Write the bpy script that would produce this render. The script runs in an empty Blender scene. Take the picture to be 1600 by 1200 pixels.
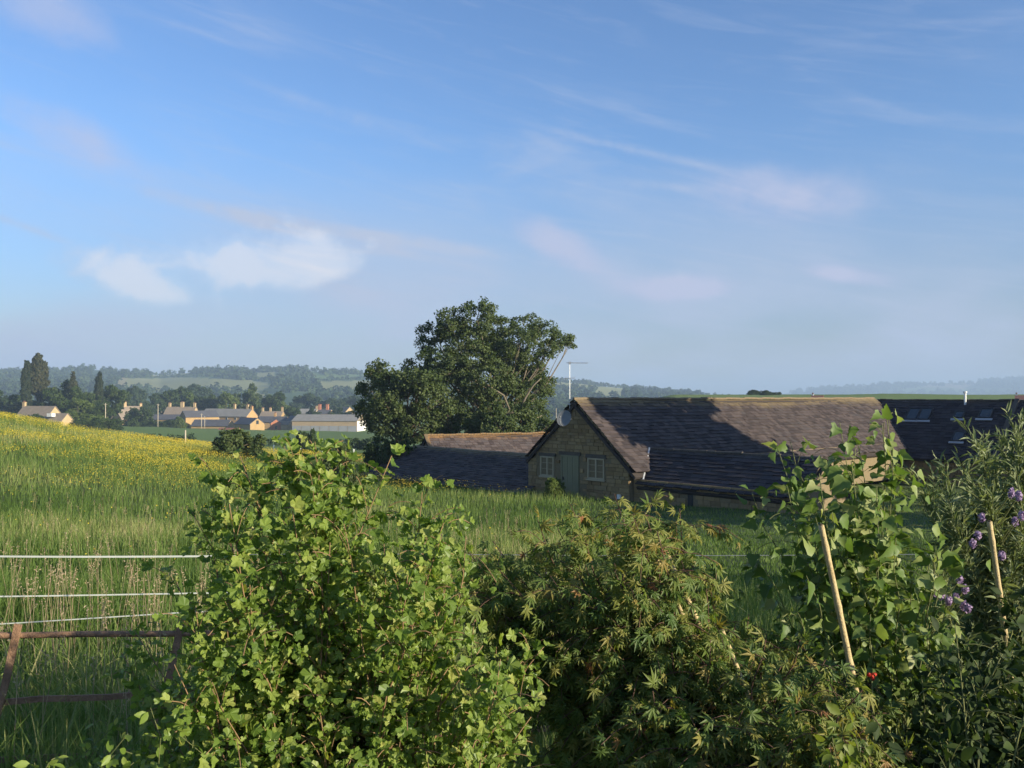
import bpy, math, random
import numpy as np

random.seed(7)
rng = np.random.default_rng(7)
PI = math.pi
scene = bpy.context.scene
COL = scene.collection

# ------------------------------------------------------------------ camera
F = 1383.0                                   # focal length in pixels of the 1600 px wide photograph
PITCH = math.atan(20.0 / F)
cam_data = bpy.data.cameras.new('camera')
cam_data.sensor_width = 36.0
cam_data.lens = 36.0 * F / 1600.0
cam_data.clip_start = 0.05
cam_data.clip_end = 30000.0
cam = bpy.data.objects.new('camera', cam_data)
COL.objects.link(cam)
cam.location = (0, 0, 0)
cam.rotation_euler = (PI / 2 + PITCH, 0, 0)
scene.camera = cam

# ------------------------------------------------------------------ light
SUN_AZ = math.radians(120.0)                 # clockwise from +Y (view direction)
SUN_EL = math.radians(14.0)
SUN = np.array([math.sin(SUN_AZ) * math.cos(SUN_EL), math.cos(SUN_AZ) * math.cos(SUN_EL), math.sin(SUN_EL)])
SKY_STRENGTH = 0.092
sun_data = bpy.data.lights.new('sun', 'SUN')
sun_data.energy = 5.0
sun_data.angle = math.radians(0.53)
sun_data.color = (1.0, 0.90, 0.70)
sun = bpy.data.objects.new('sun', sun_data)
COL.objects.link(sun)
sun.rotation_euler = (PI / 2 - SUN_EL, 0, PI - SUN_AZ)

scene.view_settings.view_transform = 'Standard'
scene.view_settings.look = 'None'
scene.view_settings.gamma = 1.0
scene.view_settings.use_curve_mapping = False
scene.view_settings.exposure = 1.0
scene.render.engine = 'CYCLES'
scene.cycles.use_denoising = True
scene.cycles.max_bounces = 6
scene.cycles.diffuse_bounces = 3
scene.cycles.glossy_bounces = 2
scene.cycles.transmission_bounces = 4
scene.cycles.transparent_max_bounces = 6
scene.cycles.volume_bounces = 1
scene.cycles.caustics_reflective = False
scene.cycles.caustics_refractive = False
scene.cycles.use_adaptive_sampling = True
scene.cycles.adaptive_threshold = 0.02

world = bpy.data.worlds.new('World')
scene.world = world
world.use_nodes = True
world.cycles.sampling_method = 'MANUAL'
world.cycles.sample_map_resolution = 256


class NT:
    """small helper to wire node trees"""
    def __init__(self, tree):
        self.t = tree
        self.n = tree.nodes
        self.l = tree.links

    def new(self, kind, **kw):
        nd = self.n.new(kind)
        for k, v in kw.items():
            setattr(nd, k, v)
        return nd

    def put(self, sock, v):
        if isinstance(v, bpy.types.NodeSocket):
            self.l.new(v, sock)
        elif v is not None:
            sock.default_value = v

    def math(self, op, a, b=None, c=None, clamp=False):
        nd = self.new('ShaderNodeMath', operation=op, use_clamp=clamp)
        for i, v in enumerate((a, b, c)):
            self.put(nd.inputs[i], v)
        return nd.outputs[0]

    def sstep(self, x, lo, hi):
        nd = self.new('ShaderNodeMapRange', interpolation_type='SMOOTHSTEP')
        self.put(nd.inputs['Value'], x)
        self.put(nd.inputs['From Min'], lo)
        self.put(nd.inputs['From Max'], hi)
        return nd.outputs['Result']

    def noise(self, vec, scale, detail=4.0, rough=0.55, dist=0.0):
        nd = self.new('ShaderNodeTexNoise')
        if vec is not None:
            self.l.new(vec, nd.inputs['Vector'])
        nd.inputs['Scale'].default_value = scale
        nd.inputs['Detail'].default_value = detail
        nd.inputs['Roughness'].default_value = rough
        nd.inputs['Distortion'].default_value = dist
        return nd.outputs['Fac']

    def mix(self, fac, a, b, blend='MIX'):
        nd = self.new('ShaderNodeMix', data_type='RGBA', blend_type=blend)
        self.put(nd.inputs[0], fac)
        self.put(nd.inputs[6], a if isinstance(a, bpy.types.NodeSocket) else (*a, 1.0)[:4])
        self.put(nd.inputs[7], b if isinstance(b, bpy.types.NodeSocket) else (*b, 1.0)[:4])
        return nd.outputs[2]

    def comb(self, x, y, z):
        nd = self.new('ShaderNodeCombineXYZ')
        for i, v in enumerate((x, y, z)):
            self.put(nd.inputs[i], v)
        return nd.outputs[0]


def build_world():
    w = NT(world.node_tree)
    w.n.clear()
    out = w.new('ShaderNodeOutputWorld')
    sky = w.new('ShaderNodeTexSky', sky_type='NISHITA')
    sky.sun_disc = False
    sky.sun_elevation = SUN_EL
    sky.sun_rotation = SUN_AZ
    sky.altitude = 100.0
    sky.air_density = 1.0
    sky.dust_density = 0.6
    sky.ozone_density = 1.6
    bg = w.new('ShaderNodeBackground')
    bg.inputs[1].default_value = SKY_STRENGTH
    tc = w.new('ShaderNodeTexCoord')
    sep = w.new('ShaderNodeSeparateXYZ')
    w.l.new(tc.outputs['Generated'], sep.inputs[0])
    x, y, z = sep.outputs
    az = w.math('ARCTAN2', x, y)
    el = w.math('ARCSINE', z)
    # murky air near the horizon, deeper blue above, the same all round
    tone = w.mix(w.sstep(el, 0.0, 0.30), (0.50, 0.54, 0.73), (0.66, 0.87, 1.19))
    w.l.new(w.mix(1.0, sky.outputs[0], tone, 'MULTIPLY'), bg.inputs[0])

    def direction(px, py):
        a = (px - 800) / F
        e = (620 - py) / F
        n = math.sqrt(1 + a * a)
        return math.atan(a), math.atan(e / n)

    def blob(px, py, wx, wy, tilt=0.0):
        a0, e0 = direction(px, py)
        dx = w.math('SUBTRACT', az, a0)
        dy = w.math('SUBTRACT', el, e0)
        c, s = math.cos(tilt), math.sin(tilt)
        u = w.math('ADD', w.math('MULTIPLY', dx, c), w.math('MULTIPLY', dy, s))
        v = w.math('SUBTRACT', w.math('MULTIPLY', dy, c), w.math('MULTIPLY', dx, s))
        q = w.math('ADD', w.math('POWER', w.math('ABSOLUTE', w.math('DIVIDE', u, wx / F)), 2.0),
                   w.math('POWER', w.math('ABSOLUTE', w.math('DIVIDE', v, wy / F)), 2.0))
        return w.math('EXPONENT', w.math('MULTIPLY', q, -1.0))

    def total(items):
        s = items[0]
        for i in items[1:]:
            s = w.math('ADD', s, i)
        return s

    gen = tc.outputs['Generated']
    # small cumulus: soft bodies broken up by noise
    n1 = w.noise(gen, 13.0, 6.0, 0.6, 0.3)
    n2 = w.noise(gen, 30.0, 5.0, 0.6, 0.2)
    body = total([blob(180, 425, 72, 36, -0.35), blob(250, 455, 55, 18, -0.2),
                  blob(340, 405, 95, 42), blob(440, 425, 90, 30), blob(500, 393, 58, 42, -0.4),
                  ])
    nn = w.math('ADD', w.math('MULTIPLY', w.math('SUBTRACT', n1, 0.5), 1.3), w.math('MULTIPLY', w.math('SUBTRACT', n2, 0.5), 0.6))
    cum = w.sstep(w.math('ADD', body, w.math('MULTIPLY', nn, 2.2)), 0.0, 1.45)
    cum = w.math('MULTIPLY', cum, w.sstep(body, 0.05, 0.5))
    thin = total([blob(70, 15, 110, 45, -0.2), blob(120, 212, 110, 40, -0.35), blob(870, 378, 95, 30, -0.5),
                  blob(1230, 300, 130, 45, -0.1), blob(1060, 450, 90, 22), blob(1330, 430, 70, 14, -0.2)])
    veil = w.sstep(w.math('ADD', thin, nn), 0.2, 1.3)
    veil = w.math('MULTIPLY', w.math('MULTIPLY', veil, w.sstep(thin, 0.03, 0.6)), 0.55)
    # cirrus streaks, the same over the whole sky
    sx = w.math('ADD', w.math('MULTIPLY', az, 1.6), w.math('MULTIPLY', el, -0.5))
    sy = w.math('ADD', w.math('MULTIPLY', el, 9.0), w.math('MULTIPLY', az, 1.9))
    cv = w.comb(sx, sy, 0.3)
    c1 = w.noise(cv, 2.1, 6.0, 0.58, 0.6)
    cv2 = w.comb(w.math('MULTIPLY', az, 1.2), w.math('MULTIPLY', el, 2.6), 1.7)
    c2 = w.noise(cv2, 2.4, 3.0, 0.5, 0.3)
    c3 = w.noise(w.comb(w.math('MULTIPLY', sx, 1.4), w.math('MULTIPLY', sy, 2.6), 4.1), 2.6, 6.0, 0.62, 0.8)
    cir = w.math('ADD', w.math('MULTIPLY', w.sstep(c1, 0.46, 0.78), w.sstep(c2, 0.36, 0.66)), w.math('MULTIPLY', w.sstep(c3, 0.48, 0.80), 0.35))
    streak = total([w.math('MULTIPLY', blob(970, 228, 165, 6.0, -0.25), 0.34), w.math('MULTIPLY', blob(350, 328, 150, 9, -0.17), 0.5),
                    w.math('MULTIPLY', blob(660, 378, 190, 9, -0.15), 0.42), w.math('MULTIPLY', blob(55, 360, 80, 5, -0.3), 0.45),
                    w.math('MULTIPLY', blob(540, 180, 130, 9, -0.25), 0.25), w.math('MULTIPLY', blob(1060, 292, 90, 7, -0.1), 0.3)])
    streak = w.math('MULTIPLY', w.math('MULTIPLY', streak, 1.25), w.sstep(w.noise(gen, 22.0, 4.0, 0.6, 0.5), 0.25, 0.7))
    # pale layer low in the sky
    low = w.math('MULTIPLY', w.sstep(el, math.radians(16.0), math.radians(5.0)), w.sstep(c2, 0.25, 0.62))
    a = w.math('ADD', w.math('MULTIPLY', cir, 0.55), w.math('ADD', w.math('MULTIPLY', low, 0.8), streak))
    a = w.math('ADD', a, veil)
    a = w.math('MAXIMUM', a, w.math('MULTIPLY', cum, 0.74))
    a = w.math('MULTIPLY', a, w.sstep(el, -0.01, 0.03), clamp=True)
    shade = w.sstep(w.math('ADD', body, w.math('MULTIPLY', nn, 1.6)), 0.35, 1.15)
    ccol = w.mix(shade, (0.25, 0.29, 0.385), (0.40, 0.405, 0.445))
    ccol = w.mix(w.math('MULTIPLY', w.sstep(thin, 0.1, 0.7), 0.8), ccol, (0.27, 0.29, 0.395))
    bg2 = w.new('ShaderNodeBackground')
    w.l.new(ccol, bg2.inputs[0])
    bg2.inputs[1].default_value = 1.0
    ms = w.new('ShaderNodeMixShader')
    w.l.new(a, ms.inputs[0])
    w.l.new(bg.outputs[0], ms.inputs[1])
    w.l.new(bg2.outputs[0], ms.inputs[2])
    w.l.new(ms.outputs[0], out.inputs[0])


build_world()


# ------------------------------------------------------------------ helpers
def tag(o, label=None, cat=None, group=None, kind=None):
    if label:
        o['label'] = label
    if cat:
        o['category'] = cat
    if group:
        o['group'] = group
    if kind:
        o['kind'] = kind
    return o


def empty(name, loc=(0, 0, 0), rz=0.0):
    o = bpy.data.objects.new(name, None)
    o.empty_display_size = 0.3
    COL.objects.link(o)
    o.location = [float(v) for v in loc]
    o.rotation_euler = (0, 0, rz)
    return o


def mesh_data(name, V, FS, mat=None, smooth=False, attrs=None):
    """V (n,3); FS list of (m,k) index arrays; attrs {name: (n,) float or (n,3) colour per vertex}"""
    V = np.asarray(V, dtype=np.float32)
    if isinstance(FS, np.ndarray):
        FS = [FS]
    FS = [np.asarray(f, dtype=np.int32) for f in FS if len(f)]
    me = bpy.data.meshes.new(name)
    me.vertices.add(len(V))
    me.vertices.foreach_set('co', V.ravel())
    nl = sum(f.size for f in FS)
    npoly = sum(len(f) for f in FS)
    me.loops.add(nl)
    me.polygons.add(npoly)
    me.loops.foreach_set('vertex_index', np.concatenate([f.ravel() for f in FS]))
    tot = np.concatenate([np.full(len(f), f.shape[1], dtype=np.int32) for f in FS])
    st = np.concatenate([[0], np.cumsum(tot)[:-1]]).astype(np.int32)
    me.polygons.foreach_set('loop_start', st)
    me.polygons.foreach_set('loop_total', tot)
    me.polygons.foreach_set('use_smooth', np.full(npoly, bool(smooth)))
    if attrs:
        for k, a in attrs.items():
            a = np.asarray(a, dtype=np.float32)
            if a.ndim == 1:
                at_ = me.attributes.new(k, 'FLOAT', 'POINT')
                at_.data.foreach_set('value', a)
            else:
                at_ = me.attributes.new(k, 'FLOAT_COLOR', 'POINT')
                c4 = np.ones((len(a), 4), dtype=np.float32)
                c4[:, :3] = a
                at_.data.foreach_set('color', c4.ravel())
    me.update(calc_edges=True)
    me.validate()
    if mat:
        me.materials.append(mat)
    return me


def add(name, me, parent=None, loc=None):
    o = bpy.data.objects.new(name, me)
    COL.objects.link(o)
    if parent is not None:
        o.parent = parent
    if loc is not None:
        o.location = [float(v) for v in loc]
    return o


def mk(name, V, FS, mat, parent=None, loc=None, smooth=False, attrs=None):
    return add(name, mesh_data(name, V, FS, mat, smooth, attrs), parent, loc)


class MB:
    """collects pieces into one mesh"""
    def __init__(self):
        self.V, self.F4, self.F3, self.n = [], [], [], 0
        self.A = {}

    def add(self, V, F, **attrs):
        V = np.asarray(V, dtype=np.float64)
        F = np.asarray(F, dtype=np.int64)
        if F.size:
            (self.F4 if F.shape[1] == 4 else self.F3).append(F + self.n)
        self.V.append(V)
        for k, v in attrs.items():
            self.A.setdefault(k, []).append((self.n, np.broadcast_to(v, (len(V),))))
        self.n += len(V)
        return self

    def box(self, c, s, rz=0.0, **kw):
        c = np.asarray(c, float)
        h = np.asarray(s, float) / 2
        P = np.array([[x, y, z] for z in (-1, 1) for y in (-1, 1) for x in (-1, 1)], float) * h
        if rz:
            ca, sa = math.cos(rz), math.sin(rz)
            P = np.column_stack([P[:, 0] * ca - P[:, 1] * sa, P[:, 0] * sa + P[:, 1] * ca, P[:, 2]])
        Fq = [[0, 2, 3, 1], [4, 5, 7, 6], [0, 1, 5, 4], [2, 6, 7, 3], [0, 4, 6, 2], [1, 3, 7, 5]]
        return self.add(P + c, Fq, **kw)

    def frame_box(self, O, ax, ay, az_, a0, a1, b0, b1, c0, c1, **kw):
        """box in a local frame O + a*ax + b*ay + c*az"""
        P = []
        for c in (c0, c1):
            for b in (b0, b1):
                for a in (a0, a1):
                    P.append(O + a * ax + b * ay + c * az_)
        Fq = [[0, 2, 3, 1], [4, 5, 7, 6], [0, 1, 5, 4], [2, 6, 7, 3], [0, 4, 6, 2], [1, 3, 7, 5]]
        return self.add(P, Fq, **kw)

    def tube(self, P, r, k=6, cap=True, **kw):
        V, Fq, Ft = tube(P, r, k, cap)
        n0 = self.n
        self.add(V, Fq, **kw)
        if len(Ft):
            self.F3.append(np.asarray(Ft) + n0)
        return self

    def data(self, name, mat, smooth=False):
        V = np.concatenate(self.V)
        FS = []
        if self.F4:
            FS.append(np.concatenate(self.F4))
        if self.F3:
            FS.append(np.concatenate(self.F3))
        at_ = {}
        for k, L in self.A.items():
            a = np.zeros(len(V))
            for n0, v in L:
                a[n0:n0 + len(v)] = v
            at_[k] = a
        return mesh_data(name, V, FS, mat, smooth, at_)

    def build(self, name, mat, parent=None, loc=None, smooth=False):
        return add(name, self.data(name, mat, smooth), parent, loc)


def tube(P, r, k=6, cap=True):
    P = np.asarray(P, float)
    n = len(P)
    r = np.broadcast_to(np.asarray(r, float), (n,))
    T = np.gradient(P, axis=0)
    T /= np.linalg.norm(T, axis=1)[:, None] + 1e-12
    ref = np.array([0.31, 0.17, 0.93]) if abs(T[:, 2]).mean() < 0.8 else np.array([1.0, 0.1, 0.05])
    A = np.cross(T, ref)
    A /= np.linalg.norm(A, axis=1)[:, None] + 1e-12
    B = np.cross(T, A)
    ang = np.arange(k) * 2 * PI / k
    V = (P[:, None, :] + r[:, None, None] * (np.cos(ang)[None, :, None] * A[:, None, :] + np.sin(ang)[None, :, None] * B[:, None, :])).reshape(-1, 3)
    i = np.arange(n - 1)[:, None] * k
    j = np.arange(k)[None, :]
    j2 = (j + 1) % k
    Fq = np.stack([i + j, i + j2, i + k + j2, i + k + j], axis=-1).reshape(-1, 4)
    Ft = []
    if cap:
        V = np.concatenate([V, P[:1], P[-1:]])
        a, b = n * k, n * k + 1
        for q in range(k):
            Ft.append([a, (q + 1) % k, q])
            Ft.append([b, (n - 1) * k + q, (n - 1) * k + (q + 1) % k])
    return V, Fq, Ft


def bez(p0, p1, p2, n=8, wob=0.0):
    t = np.linspace(0, 1, n)[:, None]
    P = (1 - t) ** 2 * p0 + 2 * t * (1 - t) * p1 + t ** 2 * p2
    if wob:
        P[1:-1] += rng.normal(0, wob, (n - 2, 3))
    return P


def at(px, py, Y):
    """point at world depth Y on the line of sight of photo pixel (px, py)"""
    a = (px - 800) / F
    b = (600 - py) / F
    cp, sp = math.cos(PITCH), math.sin(PITCH)
    d = np.array([a, cp - b * sp, sp + b * cp])
    return d * (Y / d[1])


def proj(P):
    P = np.asarray(P, float)
    cp, sp = math.cos(PITCH), math.sin(PITCH)
    dep = P[..., 1] * cp + P[..., 2] * sp
    up = -P[..., 1] * sp + P[..., 2] * cp
    return 800 + F * P[..., 0] / dep, 600 - F * up / dep, dep


def unit(v):
    v = np.asarray(v, float)
    return v / (np.linalg.norm(v, axis=-1, keepdims=True) + 1e-12)


def sst(x, a, b):
    t = np.clip((np.asarray(x, float) - a) / (b - a), 0, 1)
    return t * t * (3 - 2 * t)


_perm = rng.random((64, 64, 64))


def vnoise(x, y, z=0.0):
    """cheap tiling value noise in 0..1"""
    x, y, z = np.broadcast_arrays(np.asarray(x, float), np.asarray(y, float), np.asarray(z, float))
    xi, yi, zi = np.floor(x).astype(int), np.floor(y).astype(int), np.floor(z).astype(int)
    fx, fy, fz = x - xi, y - yi, z - zi
    fx, fy, fz = fx * fx * (3 - 2 * fx), fy * fy * (3 - 2 * fy), fz * fz * (3 - 2 * fz)
    r = 0
    for dx in (0, 1):
        for dy in (0, 1):
            for dz in (0, 1):
                w_ = (fx if dx else 1 - fx) * (fy if dy else 1 - fy) * (fz if dz else 1 - fz)
                r = r + w_ * _perm[(xi + dx) & 63, (yi + dy) & 63, (zi + dz) & 63]
    return r


def inside_poly(px, py, poly):
    px, py = np.asarray(px), np.asarray(py)
    r = np.zeros(px.shape, bool)
    n = len(poly)
    for i in range(n):
        x0, y0 = poly[i]
        x1, y1 = poly[(i + 1) % n]
        c = ((y0 > py) != (y1 > py)) & (px < (x1 - x0) * (py - y0) / (y1 - y0 + 1e-9) + x0)
        r ^= c
    return r


# ------------------------------------------------------------------ materials
def pmat(name, base, rough=0.8, nscale=3.0, namt=0.25, attr=None, ramp=None, bump=0.0, bscale=30.0, spec=0.3, metal=0.0, tint2=None, t2scale=1.0, t2lim=(0.5, 0.7)):
    """plain principled surface: colour (or ramp over attribute) varied by noise"""
    m = bpy.data.materials.new(name)
    m.use_nodes = True
    w = NT(m.node_tree)
    b = w.n['Principled BSDF']
    tc = w.new('ShaderNodeTexCoord')
    obj = tc.outputs['Object']
    col = None
    if ramp is not None:
        cr = w.new('ShaderNodeValToRGB')
        els = cr.color_ramp.elements
        while len(els) < len(ramp):
            els.new(0.5)
        for e, (p, c) in zip(els, ramp):
            e.position = p
            e.color = (*c, 1)
        if attr == 'OBJECT':
            oi = w.new('ShaderNodeObjectInfo')
            w.l.new(oi.outputs['Random'], cr.inputs[0])
        else:
            an = w.new('ShaderNodeAttribute', attribute_name=attr)
            w.l.new(an.outputs['Fac'], cr.inputs[0])
        col = cr.outputs[0]
    elif attr:
        an = w.new('ShaderNodeAttribute', attribute_name=attr)
        col = an.outputs['Color']
    if col is None:
        rgb = w.new('ShaderNodeRGB')
        rgb.outputs[0].default_value = (*base, 1)
        col = rgb.outputs[0]
    if tint2 is not None:
        f2 = w.sstep(w.noise(obj, t2scale, 5, 0.6), *t2lim)
        col = w.mix(f2, col, tint2)
    if namt:
        f = w.noise(obj, nscale, 5, 0.6)
        g = w.math('ADD', w.math('MULTIPLY', w.math('SUBTRACT', f, 0.5), namt * 2.2), 1.0)
        gc = w.new('ShaderNodeCombineColor')
        for i in range(3):
            w.l.new(g, gc.inputs[i])
        col = w.mix(1.0, col, gc.outputs[0], 'MULTIPLY')
    w.l.new(col, b.inputs['Base Color'])
    b.inputs['Roughness'].default_value = rough
    b.inputs['Metallic'].default_value = metal
    b.inputs['Specular IOR Level'].default_value = spec
    if bump:
        bp = w.new('ShaderNodeBump')
        bp.inputs['Strength'].default_value = bump
        bp.inputs['Distance'].default_value = 0.02
        w.l.new(w.noise(obj, bscale, 5, 0.65), bp.inputs['Height'])
        w.l.new(bp.outputs[0], b.inputs['Normal'])
    return m


def leafmat(name, ramp, attr='v', trans=0.35, rough=0.5, spec=0.35, vein=0.0, tcol=(1.25, 1.3, 0.6)):
    """leaf: reflecting and translucent, colour picked per leaf from the ramp"""
    m = bpy.data.materials.new(name)
    m.use_nodes = True
    w = NT(m.node_tree)
    b = w.n['Principled BSDF']
    out = w.n['Material Output']
    cr = w.new('ShaderNodeValToRGB')
    els = cr.color_ramp.elements
    while len(els) < len(ramp):
        els.new(0.5)
    for e, (p, c) in zip(els, ramp):
        e.position = p
        e.color = (*c, 1)
    if attr == 'OBJECT':
        oi = w.new('ShaderNodeObjectInfo')
        w.l.new(oi.outputs['Random'], cr.inputs[0])
    else:
        an = w.new('ShaderNodeAttribute', attribute_name=attr)
        w.l.new(an.outputs['Fac'], cr.inputs[0])
    col = cr.outputs[0]
    if vein:
        tc = w.new('ShaderNodeTexCoord')
        f = w.noise(tc.outputs['Object'], vein, 3, 0.6)
        g = w.math('ADD', w.math('MULTIPLY', w.math('SUBTRACT', f, 0.5), 0.7), 1.0)
        gc = w.new('ShaderNodeCombineColor')
        for i in range(3):
            w.l.new(g, gc.inputs[i])
        col = w.mix(1.0, col, gc.outputs[0], 'MULTIPLY')
    w.l.new(col, b.inputs['Base Color'])
    b.inputs['Roughness'].default_value = rough
    b.inputs['Specular IOR Level'].default_value = spec
    tr = w.new('ShaderNodeBsdfTranslucent')
    w.l.new(w.mix(1.0, col, tcol, 'MULTIPLY'), tr.inputs[0])
    ms = w.new('ShaderNodeMixShader')
    ms.inputs[0].default_value = trans
    w.l.new(b.outputs[0], ms.inputs[1])
    w.l.new(tr.outputs[0], ms.inputs[2])
    w.l.new(ms.outputs[0], out.inputs[0])
    return m


M = {}
STONE = [(0.0, (0.20, 0.135, 0.065)), (0.35, (0.27, 0.185, 0.088)), (0.7, (0.33, 0.23, 0.11)), (1.0, (0.24, 0.18, 0.10))]
M['stone'] = pmat('limestone_rubble', None, 0.95, 9.0, 0.28, 'v', STONE, bump=0.5, bscale=25)
M['mortar'] = pmat('lime_mortar', (0.20, 0.155, 0.09), 0.95, 14, 0.3, bump=0.4, bscale=40)
M['slate_under'] = pmat('roof_underlay', (0.05, 0.04, 0.035), 0.95, 4, 0.3)


def slate_material(name, ramp, lichen=(0.20, 0.15, 0.075), band=0.8, amount=1.0):
    """stone slates: colour per slate, yellow lichen growing below the ridge"""
    m = pmat(name, None, 0.9, 6.0, 0.25, 'v', ramp, bump=0.5, bscale=18)
    w = NT(m.node_tree)
    b = w.n['Principled BSDF']
    old = b.inputs['Base Color'].links[0].from_socket
    an = w.new('ShaderNodeAttribute', attribute_name='h')
    tc = w.new('ShaderNodeTexCoord')
    obj = tc.outputs['Object']
    nb = w.noise(obj, 1.3, 5, 0.65)
    n3 = w.noise(obj, 0.35, 4, 0.6)
    edge = w.math('ADD', an.outputs['Fac'], w.math('MULTIPLY', w.math('SUBTRACT', nb, 0.5), -1.6 * band))
    edge = w.math('ADD', edge, w.math('MULTIPLY', w.math('SUBTRACT', n3, 0.5), -1.4 * band))
    f = w.math('MULTIPLY', w.sstep(edge, band, -0.1), amount)
    spots = w.math('MULTIPLY', w.sstep(w.noise(obj, 3.5, 6, 0.7), 0.62, 0.74), 0.45)
    f = w.math('MAXIMUM', f, spots)
    col = w.mix(f, old, lichen)
    big = w.sstep(n3, 0.35, 0.7)
    col = w.mix(w.math('MULTIPLY', big, 0.2), col, (0.075, 0.06, 0.052))
    w.l.new(col, b.inputs['Base Color'])
    return m


SLATE = [(0.0, (0.036, 0.027, 0.026)), (0.4, (0.062, 0.047, 0.044)), (0.75, (0.092, 0.070, 0.064)), (1.0, (0.062, 0.053, 0.053))]
M['slate'] = slate_material('stone_slates', SLATE)
M['slate_low'] = slate_material('stone_slates_orange_lichen', [(p, tuple(v * 1.25 for v in c)) for p, c in SLATE], (0.30, 0.16, 0.05), 0.5)
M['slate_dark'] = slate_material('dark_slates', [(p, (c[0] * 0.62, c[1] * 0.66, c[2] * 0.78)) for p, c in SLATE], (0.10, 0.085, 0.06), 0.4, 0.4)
M['ridge'] = pmat('ridge_tiles', (0.17, 0.13, 0.085), 0.9, 2, 0.5, tint2=(0.26, 0.19, 0.085), t2scale=1.5)
M['ridge_orange'] = pmat('ridge_tiles_orange_lichen', (0.17, 0.12, 0.065), 0.9, 1.2, 0.5, tint2=(0.30, 0.15, 0.045), t2scale=2.5)
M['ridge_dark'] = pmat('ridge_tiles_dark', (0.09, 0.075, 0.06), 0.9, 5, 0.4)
M['lead'] = pmat('lead_flashing', (0.42, 0.43, 0.45), 0.45, 8, 0.2, spec=0.5)
M['door'] = pmat('sage_green_paint', (0.19, 0.185, 0.11), 0.5, 2.0, 0.12, bump=0.1)
M['frame'] = pmat('stone_white_paint', (0.38, 0.32, 0.21), 0.55, 5, 0.15)
M['white'] = pmat('white_paint', (0.75, 0.75, 0.72), 0.5, 5, 0.12)
M['black'] = pmat('black_plastic', (0.03, 0.03, 0.032), 0.45, 5, 0.1)
M['metal'] = pmat('galvanised_metal', (0.45, 0.46, 0.47), 0.4, 8, 0.2, metal=0.6)
M['dish'] = pmat('grey_dish_paint', (0.17, 0.175, 0.175), 0.6, 6, 0.2)
M['rust'] = pmat('rusty_iron', (0.27, 0.16, 0.095), 0.9, 22, 0.5, tint2=(0.34, 0.22, 0.135), t2scale=14, bump=0.6, bscale=70)
M['tape'] = pmat('white_fence_tape', (0.52, 0.55, 0.50), 0.6, 4, 0.15)
M['cane'] = pmat('bamboo_cane', (0.46, 0.35, 0.17), 0.55, 45, 0.35, tint2=(0.30, 0.21, 0.09), t2scale=16, bump=0.3, bscale=120)
M['bark'] = pmat('grey_bark', (0.15, 0.125, 0.09), 0.95, 3, 0.4, bump=0.6, bscale=14)
M['bark_dark'] = pmat('dark_bark', (0.10, 0.075, 0.05), 0.95, 3, 0.4, bump=0.6, bscale=14)
M['stem_tan'] = pmat('tan_twigs', (0.24, 0.15, 0.075), 0.8, 10, 0.35)
M['stem_red'] = pmat('reddish_twigs', (0.11, 0.06, 0.04), 0.8, 10, 0.35)
M['stem_green'] = pmat('green_twigs', (0.16, 0.17, 0.06), 0.7, 10, 0.3)
M['pole'] = pmat('weathered_pole', (0.42, 0.36, 0.27), 0.9, 3, 0.25)
M['glass'] = pmat('window_glass', (0.03, 0.04, 0.045), 0.06, 2, 0.0, spec=0.9)
M['curtain'] = pmat('pale_cloth', (0.45, 0.55, 0.62), 0.9, 6, 0.2)

GREEN = lambda s: tuple(s)
M['grass'] = leafmat('meadow_grass', [(0.0, (0.070, 0.125, 0.026)), (0.45, (0.140, 0.210, 0.050)), (0.8, (0.225, 0.275, 0.085)), (1.0, (0.36, 0.34, 0.15))], 'v', 0.42, 0.6, 0.2, tcol=(1.15, 1.2, 0.6))
M['straw'] = leafmat('grass_seed_heads', [(0.0, (0.36, 0.27, 0.16)), (1.0, (0.50, 0.40, 0.27))], 'v', 0.3, 0.8, 0.1)
M['buttercup'] = leafmat('buttercup_petals', [(0.0, (0.62, 0.46, 0.03)), (1.0, (0.74, 0.60, 0.07))], 'v', 0.25, 0.5, 0.3, tcol=(1, 1, 0.6))


# ------------------------------------------------------------------ terrain
_ya = np.array([-9000, -40, -8, 0, 3, 6, 10, 17, 25, 33, 42, 60, 85, 120, 170, 250, 320, 400, 520, 800, 9500.0])
_za = np.array([-1.4, -1.4, -1.45, -1.62, -1.93, -2.18, -2.62, -3.3, -4.05, -4.6, -4.92, -5.6, -6.6, -8.2, -10.4, -12.9, -14.2, -15.1, -17.0, -19.0, -21.0])
_tg = np.linspace(-8.5, 9.5, 4000)
_tz = np.interp(np.sinh(_tg), _ya, _za)
_k = np.hanning(121)
_tz = np.convolve(np.pad(_tz, 60, mode='edge'), _k / _k.sum(), 'valid')


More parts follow.
